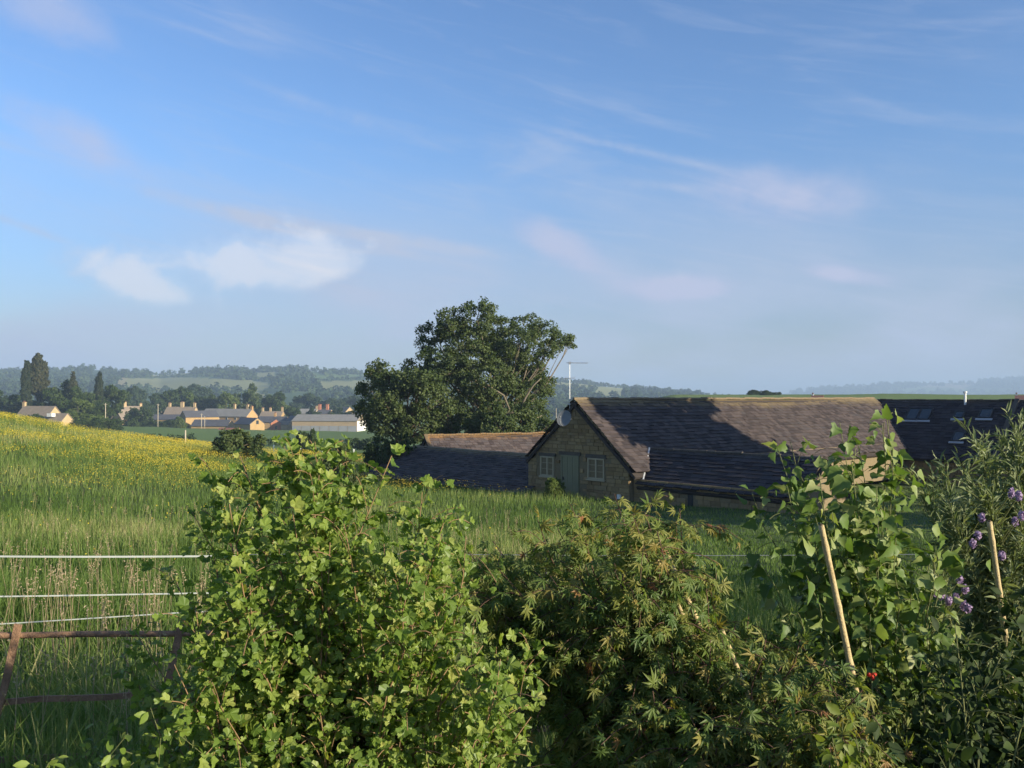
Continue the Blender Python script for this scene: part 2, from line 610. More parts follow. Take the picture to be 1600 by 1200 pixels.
def terr(x, y):
    x, y = np.asarray(x, float), np.asarray(y, float)
    z = np.interp(np.arcsinh(y), _tg, _tz)
    xl = np.minimum(x, 0)
    q = 0.0034 * xl * xl
    z = z + 9 * (1 - np.exp(-q / 9)) * np.where(y < 62, sst(y, -5, 25), np.exp(-((y - 62) / 38.0) ** 2))
    z = z + 4.2 * sst(-x, 80, 165) * np.exp(-((y - 300) / 90.0) ** 2)
    yy = np.maximum(y, 1.0)
    p = 800 + F * x / yy
    z = z + 14.6 * np.exp(-((y - 300) / 75.0) ** 2) * sst(p, 880, 1060) * (y > 60)
    e1 = np.interp(p, [-900, -400, 0, 130, 185, 250, 330, 400, 450, 560, 700, 850, 900, 950, 1000, 1050, 1100, 1150, 1300, 2400],
                   [34, 40, 36, 40, 37, 30, 38, 36, 40, 33, 32, 23, 19, 14, 9, 5, 1, -3, -9, -9])
    e2 = np.interp(p, [1000, 1150, 1240, 1330, 1400, 1450, 1530, 1600, 1800, 2600], [-9, -3, 6, 14, 19, 21, 22, 26, 30, 26])
    bump = 5.0 * (vnoise(x / 260.0 + 7, y / 260.0) - 0.5) * sst(y, 500, 1100)
    h1 = (e1 / F * 2000 + 20) * sst(y, 650, 2000) * (1 - 0.6 * sst(y, 2100, 3600))
    h2 = (e2 / F * 5600 + 21) * sst(y, 3600, 5600)
    z = z + np.maximum(h1, h2 * sst(p, 1050, 1250)) + bump
    z = z + 0.10 * (vnoise(x / 2.3, y / 2.3) - 0.5) * sst(y, 2, 6) + 0.5 * (vnoise(x / 14.0, y / 14.0 + 9) - 0.5) * sst(y, 12, 40)
    return z


# colours of fields on the hills, listed as outlines of the fields where they lie
PALE = (0.235, 0.235, 0.09)
MID = (0.115, 0.165, 0.045)
WOOD = (0.028, 0.05, 0.02)
BROWN = (0.26, 0.21, 0.12)
FIELDS = [
    ([(195, 592), (300, 589), (420, 596), (424, 604), (400, 613), (330, 612), (200, 612)], PALE),
    ([(178, 588), (198, 590), (196, 606), (176, 604)], (0.28, 0.24, 0.12)),
    ([(480, 583), (560, 580), (560, 592), (470, 596)], MID),
    ([(490, 596), (590, 594), (590, 612), (500, 610)], PALE),
    ([(310, 579), (350, 575), (352, 588), (310, 590)], MID),
    ([(395, 580), (430, 578), (430, 590), (396, 590)], PALE),
    ([(855, 596), (930, 600), (925, 608), (855, 606)], PALE),
    ([(930, 604), (978, 604), (978, 620), (950, 622), (930, 618)], (0.27, 0.27, 0.11)),
    ([(20, 592), (110, 588), (150, 594), (120, 602), (30, 604)], MID),
    ([(230, 580), (280, 577), (300, 584), (240, 588)], PALE),
    ([(430, 600), (480, 598), (490, 612), (436, 614)], MID),
    ([(330, 614), (420, 614), (424, 624), (330, 624)], PALE),
    ([(520, 614), (590, 612), (590, 624), (520, 624)], MID),
    ([(860, 616), (940, 622), (930, 636), (860, 634)], MID),
    ([(1440, 600), (1530, 597), (1500, 610), (1450, 612)], BROWN),
    ([(1400, 608), (1460, 604), (1560, 612), (1420, 618)], MID),
]


def build_ground():
    a_f = np.radians(np.arange(-39, 39.01, 0.13))
    a_c = np.radians(np.arange(45, 315.1, 6.0))
    ang = np.concatenate([a_f, a_c])
    r = np.concatenate([[0.25], np.exp(np.arange(math.log(0.4), math.log(9300), 0.028))])
    R, A = np.meshgrid(r, ang, indexing='ij')
    X, Y = R * np.sin(A), R * np.cos(A)
    Z = terr(X, Y)
    V = np.stack([X, Y, Z], -1).reshape(-1, 3)
    nr, na = R.shape
    i = np.arange(nr - 1)[:, None] * na
    j = np.arange(na)[None, :]
    j2 = (j + 1) % na
    Fq = np.stack([i + j, i + na + j, i + na + j2, i + j2], -1).reshape(-1, 4)
    x, y = V[:, 0], V[:, 1]
    px, py, dep = proj(np.where((V[:, 1] > 1)[:, None], V, np.array([0, 5.0, -5.0])))
    C = np.zeros((len(V), 3))
    n1 = vnoise(x / 9.0, y / 9.0)
    n2 = vnoise(x / 60.0, y / 60.0, 3.3)
    near = np.array([0.075, 0.10, 0.03])[None] * (0.8 + 0.4 * n1[:, None])
    past = (np.array([0.105, 0.165, 0.04])[None] * (1 - n2[:, None]) + np.array([0.16, 0.20, 0.06])[None] * n2[:, None])
    hill = np.array([0.06, 0.095, 0.035])[None] * (0.7 + 0.6 * n2[:, None])
    k1 = sst(y, 70, 95)[:, None]
    k2 = sst(y, 480, 760)[:, None]
    C = near * (1 - k1) + past * k1
    C = C * (1 - k2) + hill * k2
    far = y > 500
    wx = px + 5 * (vnoise(px / 17.0, py / 5.0) - 0.5)
    wy = py + 2 * (vnoise(px / 23.0, py / 7.0, 5.0) - 0.5)
    for poly, c in FIELDS:
        inn = inside_poly(wx, wy, poly) & far
        C[inn] = np.array(c) * (0.9 + 0.2 * n2[inn][:, None])
    soil = (y < 2.5) & (np.abs(x) < 30)
    C[soil] = np.array([0.045, 0.035, 0.022])
    m = pmat('turf', None, 0.95, 1.2, 0.3, 'Col', bump=0.3, bscale=8, spec=0.1)
    g = mk('ground', V, Fq, m, attrs={'Col': C}, smooth=True)
    tag(g, kind='structure')


build_ground()


# ------------------------------------------------------------------ haze
def build_haze():
    m = bpy.data.materials.new('valley_haze')
    m.use_nodes = True
    w = NT(m.node_tree)
    w.n.clear()
    out = w.new('ShaderNodeOutputMaterial')
    pv = w.new('ShaderNodeVolumePrincipled')
    pv.inputs['Color'].default_value = (0.45, 0.585, 0.79, 1)
    pv.inputs['Density'].default_value = 0.00030
    pv.inputs['Anisotropy'].default_value = 0.0
    w.l.new(pv.outputs[0], out.inputs['Volume'])
    b = MB().box((0, 0, 60), (19400, 19400, 176))
    tag(b.build('haze', m), 'pale blue morning haze over the valley', 'haze', kind='stuff')


build_haze()


# ------------------------------------------------------------------ masonry and roofs
UP = np.array([0, 0, 1.0])
RD = np.array([0.746, 0.666, 0.0])           # along the long barn's ridge (away to the right)
RD /= np.linalg.norm(RD)
DD = np.array([RD[1], -RD[0], 0.0])          # across it (towards the right and nearer)
GM = np.array([3.07, 42.5, 0.0])             # middle of the barn's gable


def slates(O, ax, down, nrm, L, S, course=0.25, width=0.40, sag=0.05, keep=None):
    """overlapping stone slates on a slope: a along the ridge, b down the slope"""
    vs, fs, v_, h_ = [], [], [], []
    n = 0
    nc = int(S / course)
    for c in range(nc):
        b0, b1 = c * course, (c + 1) * course + 0.05
        e = np.cumsum(rng.uniform(width * 0.65, width * 1.35, int(L / width * 1.6)))
        e = np.concatenate([[0], e[e < L - 0.08], [L]])
        a0, a1 = e[:-1] + 0.006, e[1:] - 0.006
        if keep is not None:
            k = keep((a0 + a1) / 2, (b0 + b1) / 2)
            a0, a1 = a0[k], a1[k]
        m = len(a0)
        if not m:
            continue
        sg = lambda a, b: -sag * np.sin(np.clip(a / L, 0, 1) * PI) * (1 - 0.4 * b / S) + 0.05 * (vnoise(a / 2.2 + 3, b / 1.7 + 5, L) - 0.5)
        lift = rng.uniform(0.025, 0.065, m)
        bb1 = b1 + rng.uniform(-0.02, 0.02, m)
        P = np.zeros((m, 6, 3))
        for q, (a, b, cz) in enumerate([(a0, b0, 0.004), (a1, b0, 0.004), (a1, bb1, lift), (a0, bb1, lift), (a1, bb1, lift - 0.045), (a0, bb1, lift - 0.045)]):
            b = np.broadcast_to(b, (m,))
            P[:, q] = O + a[:, None] * ax + b[:, None] * down + (sg(a, b) + cz)[:, None] * nrm
        idx = n + np.arange(m)[:, None] * 6
        fs.append(np.concatenate([idx + np.array([[0, 1, 2, 3]]), idx + np.array([[3, 2, 4, 5]])]))
        vs.append(P.reshape(-1, 3))
        v_.append(np.repeat(rng.random(m), 6))
        h_.append(np.repeat(np.full(m, (b0 + b1) / 2), 6))
        n += m * 6
    return np.concatenate(vs), np.concatenate(fs), {'v': np.concatenate(v_), 'h': np.concatenate(h_)}


def stonework(O, ax, nrm, L, H, inside=None, course=0.18, length=0.42):
    """courses of rubble stones standing a little proud of the wall face"""
    vs, fs, v_ = [], [], []
    n = 0
    b = 0.0
    while b < H - 0.05:
        hh = rng.uniform(course * 0.7, course * 1.3)
        e = np.cumsum(rng.uniform(length * 0.5, length * 1.5, int(L / length * 1.8) + 4))
        e = np.concatenate([[0], e[e < L - 0.1], [L]])
        a0, a1 = e[:-1] + 0.008, e[1:] - 0.008
        if inside is not None:
            k = inside(a0, a1, b, b + hh)
            a0, a1 = a0[k], a1[k]
        m = len(a0)
        if m:
            c1 = rng.uniform(0.012, 0.045, m)
            P = np.zeros((m, 8, 3))
            for q, (a, bz, c, s) in enumerate([(a0, b + 0.006, 0, 0), (a1, b + 0.006, 0, 0), (a1, b + hh - 0.006, 0, 0), (a0, b + hh - 0.006, 0, 0),
                                               (a0 + 0.01, b + 0.014, c1, 1), (a1 - 0.01, b + 0.014, c1, 1), (a1 - 0.01, b + hh - 0.014, c1, 1), (a0 + 0.01, b + hh - 0.014, c1, 1)]):
                c = np.broadcast_to(c, (m,))
                P[:, q] = O + a[:, None] * ax + bz * UP + c[:, None] * nrm
            idx = n + np.arange(m)[:, None] * 8
            fs.append(np.concatenate([idx + np.array([f]) for f in ([4, 5, 6, 7], [0, 1, 5, 4], [1, 2, 6, 5], [2, 3, 7, 6], [3, 0, 4, 7])]))
            vs.append(P.reshape(-1, 3))
            v_.append(np.repeat(rng.random(m), 8))
            n += m * 8
        b += hh
    return np.concatenate(vs), np.concatenate(fs), {'v': np.concatenate(v_)}


def slab(O, ax, down, nrm, L, S, t0=-0.30, t1=-0.17):
    b = MB()
    b.frame_box(O, ax, down, nrm, 0, L, 0, S, t0, t1)
    return b


def ridge_tiles(parent, P0, ax, L, mat, step=0.46, r=0.07):
    k = 0
    a = 0.0
    V, Fq, Ft = tube([np.zeros(3), np.array([step * 0.96, 0, 0])], [r, r * 1.06], 8, True)
    me = mesh_data('ridge_tile', V, [Fq, np.array(Ft)], mat)
    rz = math.atan2(ax[1], ax[0])
    while a < L - 0.1:
        o = add('ridge_tile', me, parent)
        p = P0 + a * ax
        o.location = (p[0], p[1], p[2] - 0.03 + 0.012 * math.sin(a * 3.1) + rng.normal(0, 0.008))
        o.rotation_euler = (0, rng.normal(0, 0.012), rz + rng.normal(0, 0.01))
        a += step
        k += 1


def opening(a0, a1, b0, b1):
    return lambda A0, A1, B0, B1: ~((A1 > a0) & (A0 < a1) & (B1 > b0) & (B0 < b1))


def window(parent, O, ax, nrm, a0, a1, b0, b1, open_shutter=False, cloth=False):
    """casement: frame with sill, glazing bars and panes"""
    w = empty('window', (0, 0, 0))
    w.parent = parent
    f = MB()
    t = 0.07
    f.frame_box(O, ax, UP, nrm, a0, a0 + t, b0, b1, -0.12, 0.06)
    f.frame_box(O, ax, UP, nrm, a1 - t, a1, b0, b1, -0.12, 0.06)
    f.frame_box(O, ax, UP, nrm, a0 + t, a1 - t, b0, b0 + t, -0.12, 0.058)
    f.frame_box(O, ax, UP, nrm, a0 + t, a1 - t, b1 - t, b1, -0.12, 0.058)
    am = (a0 + a1) / 2
    f.frame_box(O, ax, UP, nrm, am - 0.04, am + 0.04, b0 + t, b1 - t, -0.11, 0.055)
    f.build('frame', M['frame'], w)
    s = MB()
    s.frame_box(O, ax, UP, nrm, a0 - 0.06, a1 + 0.06, b0 - 0.07, b0 - 0.002, -0.1, 0.11)
    s.build('sill', M['frame'], w)
    hb = (b1 - b0)
    for fr in (0.36, 0.67):
        for (x0, x1) in ((a0 + t, am - 0.04), (am + 0.04, a1 - t)):
            g = MB().frame_box(O, ax, UP, nrm, x0, x1, b0 + hb * fr - 0.012, b0 + hb * fr + 0.012, -0.05, 0.02)
            g.build('glazing_bar', M['frame'], w)
    for (x0, x1) in ((a0 + t, am - 0.04), (am + 0.04, a1 - t)):
        p = MB()
        p.frame_box(O, ax, UP, nrm, x0, x1, b0 + t, b1 - t, -0.07, -0.055)
        p.build('pane', M['glass'], w)
    if cloth:
        c = MB()
        c.frame_box(O, ax, UP, nrm, am + 0.06, am + 0.26, b0 + t, b1 - 0.5, -0.053, -0.045)
        c.build('curtain', M['curtain'], w)
    return w


def build_barn():
    G0 = -5.3                                                    # wall foot (below the grass)
    ZR = -0.10
    HW = 3.35
    barn = empty('stone_barn', (GM[0], GM[1], -4.9))
    barn_off = -np.array([GM[0], GM[1], -4.9])
    L = 30.3
    tanp = 2.86 / HW
    cosp = 1 / math.sqrt(1 + tanp * tanp)
    # gable wall (faces the meadow), side walls and far end as one masonry core
    O = GM + barn_off
    zr = ZR + 4.9
    g0 = G0 + 4.9
    eave = zr - 2.86 - 0.02
    core = MB()
    V = []
    for wv in (0.02, L - 0.02):
        for (u, z) in ((-HW, g0), (HW, g0), (HW, eave), (0, zr - 0.16), (-HW, eave)):
            V.append(u * DD + wv * RD + z * UP)
    V = np.array(V) + np.array([0, 0, 0])
    b = MB()
    b.add(V, [[0, 1, 6, 5], [1, 2, 7, 6], [4, 0, 5, 9]])
    b.F3.append(np.array([[2, 3, 4], [7, 9, 8], [0, 2, 4], [0, 1, 2], [5, 9, 7], [5, 7, 6]]))
    wall = b.build('wall', M['mortar'], barn)
    O0 = -HW * DD + g0 * UP + 0.0 * RD
    nr = -RD
    du, hh = 2 * HW, zr - g0
    # positions along the gable from its left corner, heights above the foot
    Wl = (0.92, 1.86, 1.15 + 0.0, 2.13)
    Dr = (2.36, 3.56, 0.0, 2.26)
    Wr = (4.15, 5.20, 1.22, 2.20)
    zo = 0.22
    opens = [opening(Wl[0], Wl[1], Wl[2] + zo, Wl[3] + zo), opening(Dr[0], Dr[1], Dr[2], Dr[3] + zo), opening(Wr[0], Wr[1], Wr[2] + zo, Wr[3] + zo)]

    def ins(a0, a1, b0, b1):
        ok = np.ones(len(a0), bool)
        for f in opens:
            ok &= f(a0, a1, b0, b1)
        top = (eave - g0)
        lim = np.maximum(b1 - top, 0) / tanp
        return ok & (a0 > lim - 0.05) & (a1 < du - lim + 0.05)

    V, Fq, A = stonework(O0, DD, nr, du, hh, ins)
    tag(mk('stonework', V, Fq, M['stone'], wall, attrs=A), kind='stuff')
    for (x0, x1, zt) in ((Wl[0], Wl[1], Wl[3] + zo), (Wr[0], Wr[1], Wr[3] + zo), (Dr[0], Dr[1], Dr[3] + zo)):
        MB().frame_box(O0, DD, UP, nr, x0 - 0.12, x1 + 0.12, zt + 0.004, zt + 0.17, 0.0, 0.062).build('lintel', M['ridge_dark'], barn)
    # openings
    window(barn, O0, DD, nr, Wl[0], Wl[1], Wl[2] + zo, Wl[3] + zo, cloth=True)
    window(barn, O0, DD, nr, Wr[0], Wr[1], Wr[2] + zo, Wr[3] + zo)
    d = empty('door')
    d.parent = barn
    m = MB()
    n = 6
    pw = (Dr[1] - Dr[0] - 0.16) / n
    for k in range(n):
        p = MB()
        p.frame_box(O0, DD, UP, nr, Dr[0] + 0.08 + k * pw + 0.004, Dr[0] + 0.08 + (k + 1) * pw - 0.004, 0.0, Dr[3] + zo - 0.08, -0.06, 0.02 + 0.004 * (k % 2))
        p.build('plank', M['door'], d)
    f = MB()
    f.frame_box(O0, DD, UP, nr, Dr[0], Dr[0] + 0.08, 0, Dr[3] + zo, -0.1, 0.05)
    f.frame_box(O0, DD, UP, nr, Dr[1] - 0.08, Dr[1], 0, Dr[3] + zo, -0.1, 0.05)
    f.frame_box(O0, DD, UP, nr, Dr[0] + 0.08, Dr[1] - 0.08, Dr[3] + zo - 0.08, Dr[3] + zo, -0.1, 0.048)
    f.build('frame', M['door'], d)
    h = MB()
    h.frame_box(O0, DD, UP, nr, Dr[0] + 0.14, Dr[0] + 0.18, 1.05 + zo, 1.2 + zo, 0.02, 0.07)
    h.build('handle', M['black'], d)
    # roof
    roof = empty('roof')
    roof.parent = barn
    for side, S in ((1, 3.95 / cosp), (-1, 3.55 / cosp)):
        dn = unit(side * DD * 1.0 - tanp * UP)
        nm = unit(side * DD * tanp + UP)
        P0 = -0.16 * RD + zr * UP
        ax = RD
        slab(P0, ax, dn, nm, L + 0.16, S).build('roof_deck', M['slate_under'], roof)
        V, Fq, A = slates(P0, ax, dn, nm, L + 0.16, S, sag=0.10)
        tag(mk('slate_courses', V, Fq, M['slate'], roof, attrs=A), kind='stuff')
    ridge_tiles(roof, -0.16 * RD + (zr + 0.03) * UP, RD, L, M['ridge'])
    tag(barn, 'long stone barn with green plank door in its gable and lichened slate roof', 'barn')

    # low front wing with a shaded roof
    wing = empty('barn_wing', (GM[0], GM[1], -4.9))
    WL = 8.2
    zr2, ze = -2.45 + 4.9, -3.78 + 4.9
    run = 1.9
    tp = (zr2 - ze) / run
    cp_ = 1 / math.sqrt(1 + tp * tp)
    w0 = 0.28
    u0 = HW + 0.02
    Ow = u0 * DD + w0 * RD + g0 * UP
    b = MB()
    Vw = []
    for u in (u0, u0 + WL):
        for (wv, z) in ((w0 + 0.02, g0), (w0 + 2 * run, g0), (w0 + 2 * run, ze), (w0 + run, zr2 - 0.12), (w0 + 0.02, ze)):
            Vw.append(u * DD + wv * RD + z * UP)
    b.add(Vw, [[0, 5, 9, 4], [1, 2, 7, 6], [5, 6, 7, 9]])
    b.F3.append(np.array([[7, 8, 9], [0, 4, 2], [0, 2, 1], [4, 3, 2]]))
    wl = b.build('wall', M['mortar'], wing)
    slit = (3.0, 3.26, 0.55, 1.3)
    V, Fq, A = stonework(Ow, DD, nr, WL, ze - g0, opening(*slit))
    tag(mk('stonework', V, Fq, M['stone'], wl, attrs=A), kind='stuff')
    s = MB()
    s.frame_box(Ow, DD, UP, nr, slit[0], slit[1], slit[2], slit[3], -0.02, 0.008)
    s.build('window_slit', M['black'], wing)
    rf = empty('roof')
    rf.parent = wing
    for side in (-1, 1):
        dn = unit(side * RD - tp * UP)
        nm = unit(side * RD * tp + UP)
        uu = 2.2
        S = (run + 0.22) / cp_
        P0 = uu * DD + (w0 + run) * RD + zr2 * UP
        kp = lambda a, b_: (uu + a) > 2.75 + b_ * 0.40
        if side < 0:
            V, Fq, A = slates(P0, DD, dn, nm, WL + u0 - uu + 0.12, S, keep=kp, sag=0.03)
        else:
            V, Fq, A = slates(P0, DD, dn, nm, WL + u0 - uu + 0.12, S, sag=0.03)
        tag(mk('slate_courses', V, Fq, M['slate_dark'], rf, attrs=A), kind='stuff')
        slab(P0 + DD * 1.4, DD, dn, nm, WL + u0 - uu - 1.3, S).build('roof_deck', M['slate_under'], rf)
    ridge_tiles(rf, 2.8 * DD + (w0 + run) * RD + (zr2 + 0.02) * UP, DD, WL + 0.6, M['ridge_dark'])
    fl = MB()
    a = 2.75 * DD + (w0 + run - 0.05) * RD + (zr2 + 0.03) * UP
    c = (u0 + 0.52) * DD + (w0 + 0.02) * RD + (ze + 0.06) * UP
    fl.tube([a, (a + c) / 2 + 0.02 * UP, c], 0.05, 6)
    fl.build('valley_flashing', M['lead'], rf)
    tag(wing, 'low stone wing with dark slate roof joining the long barn beside its gable', 'barn wing')

    # far wing at the other end of the barn, roof in shade with rooflights
    fw = empty('stable_range', (GM[0], GM[1], -4.9))
    w1 = L + 0.3
    u_a, u_b = -3.6, 17.5
    zr3 = -0.22 + 4.9
    run3 = 4.0
    tp3 = 0.9
    cp3 = 1 / math.sqrt(1 + tp3 * tp3)
    ze3 = zr3 - run3 * tp3
    b = MB()
    Vw = []
    gf = g0 - 0.7
    for u in (u_a, u_b):
        for (wv, z) in ((w1 - run3 + 0.3, gf), (w1 + run3, gf), (w1 + run3, ze3), (w1, zr3 - 0.15), (w1 - run3 + 0.3, ze3 + 0.1)):
            Vw.append(u * DD + wv * RD + z * UP)
    b.add(Vw, [[0, 5, 9, 4], [1, 2, 7, 6]])
    b.F3.append(np.array([[7, 8, 9], [0, 4, 2], [0, 2, 1], [4, 3, 2], [5, 6, 7], [5, 7, 9]]))
    wl = b.build('wall', M['mortar'], fw)
    Of = (HW + 0.6) * DD + (w1 - run3 + 0.28) * RD + gf * UP
    V, Fq, A = stonework(Of, DD, nr, u_b - HW - 0.6, ze3 - gf)
    tag(mk('stonework', V, Fq, M['stone'], wl, attrs=A), kind='stuff')
    rf = empty('roof')
    rf.parent = fw
    S3 = (run3 + 0.1) / cp3
    for side in (-1, 1):
        dn = unit(side * RD - tp3 * UP)
        nm = unit(side * RD * tp3 + UP)
        P0 = u_a * DD + w1 * RD + zr3 * UP
        slab(P0, DD, dn, nm, u_b - u_a, S3).build('roof_deck', M['slate_under'], rf)
        kp = (lambda a, b_: (u_a + a) > b_ * cp3 - 0.35) if side < 0 else None
        V, Fq, A = slates(P0, DD, dn, nm, u_b - u_a, S3, sag=0.05, keep=kp)
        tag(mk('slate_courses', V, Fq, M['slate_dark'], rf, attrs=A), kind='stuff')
    ridge_tiles(rf, (-0.2) * DD + w1 * RD + (zr3 + 0.02) * UP, DD, u_b, M['ridge_dark'])
    # parapet coping across the slope, rooflights, vent pipe
    dn = unit(-RD - tp3 * UP)
    nm = unit(-RD * tp3 + UP)
    c = MB()
    c.frame_box(9.0 * DD + w1 * RD + zr3 * UP, DD, dn, nm, 0, 0.3, -0.05, S3, -0.05, 0.10)
    c.build('coping', M['ridge_dark'], rf)

    def rooflight(px, py, wd, ht):
        # where the line of sight meets the slope
        d_ = unit(at(px, py, 60.0))
        P0 = GM + w1 * RD + (zr3 - 4.9) * UP
        t = np.dot(P0, nm) / np.dot(d_, nm)
        q = d_ * t - P0
        u, s_ = np.dot(q, DD), np.dot(q, dn)
        Ol = u * DD + w1 * RD + zr3 * UP + s_ * dn
        r = empty('rooflight')
        r.parent = fw
        fr = MB()
        for (x0, x1, y0, y1) in ((-wd / 2, -wd / 2 + 0.07, -ht / 2, ht / 2), (wd / 2 - 0.07, wd / 2, -ht / 2, ht / 2),
                                 (-wd / 2 + 0.07, wd / 2 - 0.07, -ht / 2, -ht / 2 + 0.07), (-wd / 2 + 0.07, wd / 2 - 0.07, ht / 2 - 0.07, ht / 2)):
            fr.frame_box(Ol, DD, dn, nm, x0, x1, y0, y1, 0, 0.14)
        fr.build('frame', M['black'], r)
        MB().frame_box(Ol, DD, dn, nm, -wd / 2 + 0.07, wd / 2 - 0.07, -ht / 2 + 0.07, ht / 2 - 0.07, 0.05, 0.10).build('pane', M['glass'], r)
        MB().frame_box(Ol, DD, dn, nm, -wd / 2 - 0.1, wd / 2 + 0.1, ht / 2 + 0.004, ht / 2 + 0.16, 0.02, 0.07).build('apron', M['lead'], r)

    rooflight(1427, 648, 0.78, 1.15)
    rooflight(1446, 648, 0.78, 1.15)
    rooflight(1499, 649, 0.62, 0.7)
    rooflight(1541, 647, 0.8, 0.9)
    rooflight(1498, 683, 0.7, 0.9)
    vp = MB()
    Pv = GM + w1 * RD
    q = at(1491, 632, 57.0) - np.array([GM[0], GM[1], -4.9])
    uu = np.dot(q, DD)
    base = uu * DD + (w1 - 0.25) * RD + (zr3 - 0.3) * UP
    vp.tube([base, base + 0.75 * UP], 0.075, 8)
    vp.tube([base + 0.75 * UP, base + 0.78 * UP, base + 0.88 * UP], [0.075, 0.12, 0.12], 8)
    vp.build('vent_pipe', M['white'], fw)
    tag(fw, 'shaded slate roofed stable range with rooflights and white vent pipe', 'barn')

    # low range left of the gable: long shaded roof falling to the meadow
    lr = empty('low_cart_range', (GM[0], GM[1], -4.9))
    TL = np.array([-6.3, 58.0, -3.16]) - np.array([GM[0], GM[1], -4.9])
    ax = DD
    LR = 15.0
    tq = math.tan(math.radians(22))
    cq = math.cos(math.radians(22))
    S = 4.3 / cq
    dn = unit(-RD - tq * UP)
    nm = unit(-RD * tq + UP)
    rf = empty('roof')
    rf.parent = lr
    slab(TL, ax, dn, nm, LR, S).build('roof_deck', M['slate_under'], rf)
    V, Fq, A = slates(TL, ax, dn, nm, LR, S, sag=0.02)
    tag(mk('slate_courses', V, Fq, M['slate'], rf, attrs=A), kind='stuff')
    dn2 = unit(RD - tq * UP)
    nm2 = unit(RD * tq + UP)
    slab(TL, ax, dn2, nm2, LR, 2.2).build('roof_deck', M['slate_under'], rf)
    V, Fq, A = slates(TL, ax, dn2, nm2, LR, 2.2, sag=0.05)
    tag(mk('slate_courses', V, Fq, M['slate'], rf, attrs=A), kind='stuff')
    b = MB()
    for q0, q1 in ((0.1, 0.5), (LR - 0.5, LR - 0.1)):
        pass
    b.frame_box(TL - TL[2] * UP, ax, -RD, UP, 0.2, LR - 0.2, -1.7, 3.9, -1.0, TL[2] - 1.86)
    wl = b.build('wall', M['mortar'], lr)
    V, Fq, A = stonework(TL - TL[2] * UP + 0.2 * ax + 3.9 * (-RD) - 1.0 * UP, ax, -RD, LR - 0.4, TL[2] - 1.86 + 1.0)
    tag(mk('stonework', V, Fq, M['stone'], wl, attrs=A), kind='stuff')
    gb = MB()
    for a0 in (0.2, LR - 0.2):
        gb.add([TL + a0 * ax - 0.1 * UP, TL + a0 * ax - RD * 3.9 + (-1.92) * UP, TL + a0 * ax + RD * 1.7 + (-0.9) * UP, TL + a0 * ax + RD * 1.7 - 1.92 * UP], [[0, 1, 3, 2]])
    gb.build('gable_end', M['mortar'], lr)
    tag(lr, 'long low shed roof in shadow reaching down to the meadow grass', 'shed')

    # pitched shed behind it with a sunlit slope and orange lichen
    sh = empty('lichened_shed', (GM[0], GM[1], -4.9))
    P0 = np.array([-5.95, 60.5, -2.62]) - np.array([GM[0], GM[1], -4.9])
    ax = unit(np.array([0.90, 0.44, 0.0]))
    cr = np.array([ax[1], -ax[0], 0.0])
    LS = 15.0
    tpp = math.tan(math.radians(41))
    cpp = math.cos(math.radians(41))
    rf = empty('roof')
    rf.parent = sh
    for side in (1, -1):
        dn = unit(side * cr - tpp * UP)
        nm = unit(side * cr * tpp + UP)
        Sx = 2.9 / cpp
        slab(P0, ax, dn, nm, LS, Sx).build('roof_deck', M['slate_under'], rf)
        V, Fq, A = slates(P0, ax, dn, nm, LS, Sx, sag=0.08)
        tag(mk('slate_courses', V, Fq, M['slate_low'], rf, attrs=A), kind='stuff')
    ridge_tiles(rf, P0 + 0.03 * UP, ax, LS, M['ridge_orange'])
    v = MB()
    dn = unit(cr - tpp * UP)
    nm = unit(cr * tpp + UP)
    v.frame_box(P0, ax, dn, nm, -0.10, 0.16, 0, 2.9 / cpp, 0.03, 0.09)
    v.build('verge', M['ridge_orange'], rf)
    b = MB()
    Vw = []
    zt = P0[2] - 2.7 * tpp
    for a in (0.12, LS - 0.12):
        for (u, z) in ((-2.7, -1.2), (2.7, -1.2), (2.7, zt - 0.12), (0, P0[2] - 0.17), (-2.7, zt - 0.12)):
            Vw.append(np.array([P0[0], P0[1], 0]) + a * ax + u * cr + z * UP)
    b.add(Vw, [[0, 1, 6, 5], [1, 2, 7, 6], [4, 0, 5, 9]])
    b.F3.append(np.array([[2, 3, 4], [7, 9, 8], [0, 4, 2], [0, 2, 1], [5, 6, 7], [5, 7, 9]]))
    b.build('wall', M['mortar'], sh)
    tag(sh, 'pitched slate shed with orange lichen along its ridge behind the shadowed low roof', 'shed')

    # aerial and dish on the gable
    base = GM + -0.3 * DD - 0.12 * RD + np.array([0, 0, -1.05])
    ae = empty('television_aerial', base)
    mast = MB()
    mast.tube([np.zeros(3), np.array([0, 0, 1.2]), np.array([0.0, 0, 2.72])], [0.02, 0.016, 0.013], 8)
    mast.build('mast', M['metal'], ae)
    br = MB()
    br.box((0.0, 0.05, 0.15), (0.12, 0.14, 0.06))
    br.box((0.0, 0.05, 0.7), (0.12, 0.14, 0.06))
    br.build('bracket', M['metal'], ae)
    for zz, ln, x0, dirv, n in ((2.68, 1.05, -0.15, np.array([0.97, 0.2, 0.0]), 9), (1.95, 0.55, -0.28, np.array([0.9, -0.4, 0.0]), 5)):
        bm_ = MB()
        dirv = unit(dirv)
        sd = np.array([-dirv[1], dirv[0], 0])
        bm_.tube([dirv * x0 + zz * UP, dirv * (x0 + ln) + zz * UP], 0.014, 6)
        boom = bm_.build('boom', M['metal'], ae)
        for k in range(n):
            e = MB()
            cpt = dirv * (x0 + 0.05 + (ln - 0.08) * k / (n - 1)) + (zz + 0.016) * UP
            hl = 0.2 if k > 1 else 0.27
            tilt = sd if zz > 2 else sd * 0.7 + 0.3 * UP
            e.tube([cpt - tilt * hl, cpt + tilt * hl], 0.008, 5)
            e.build('element', M['metal'], boom)
    lb = MB()
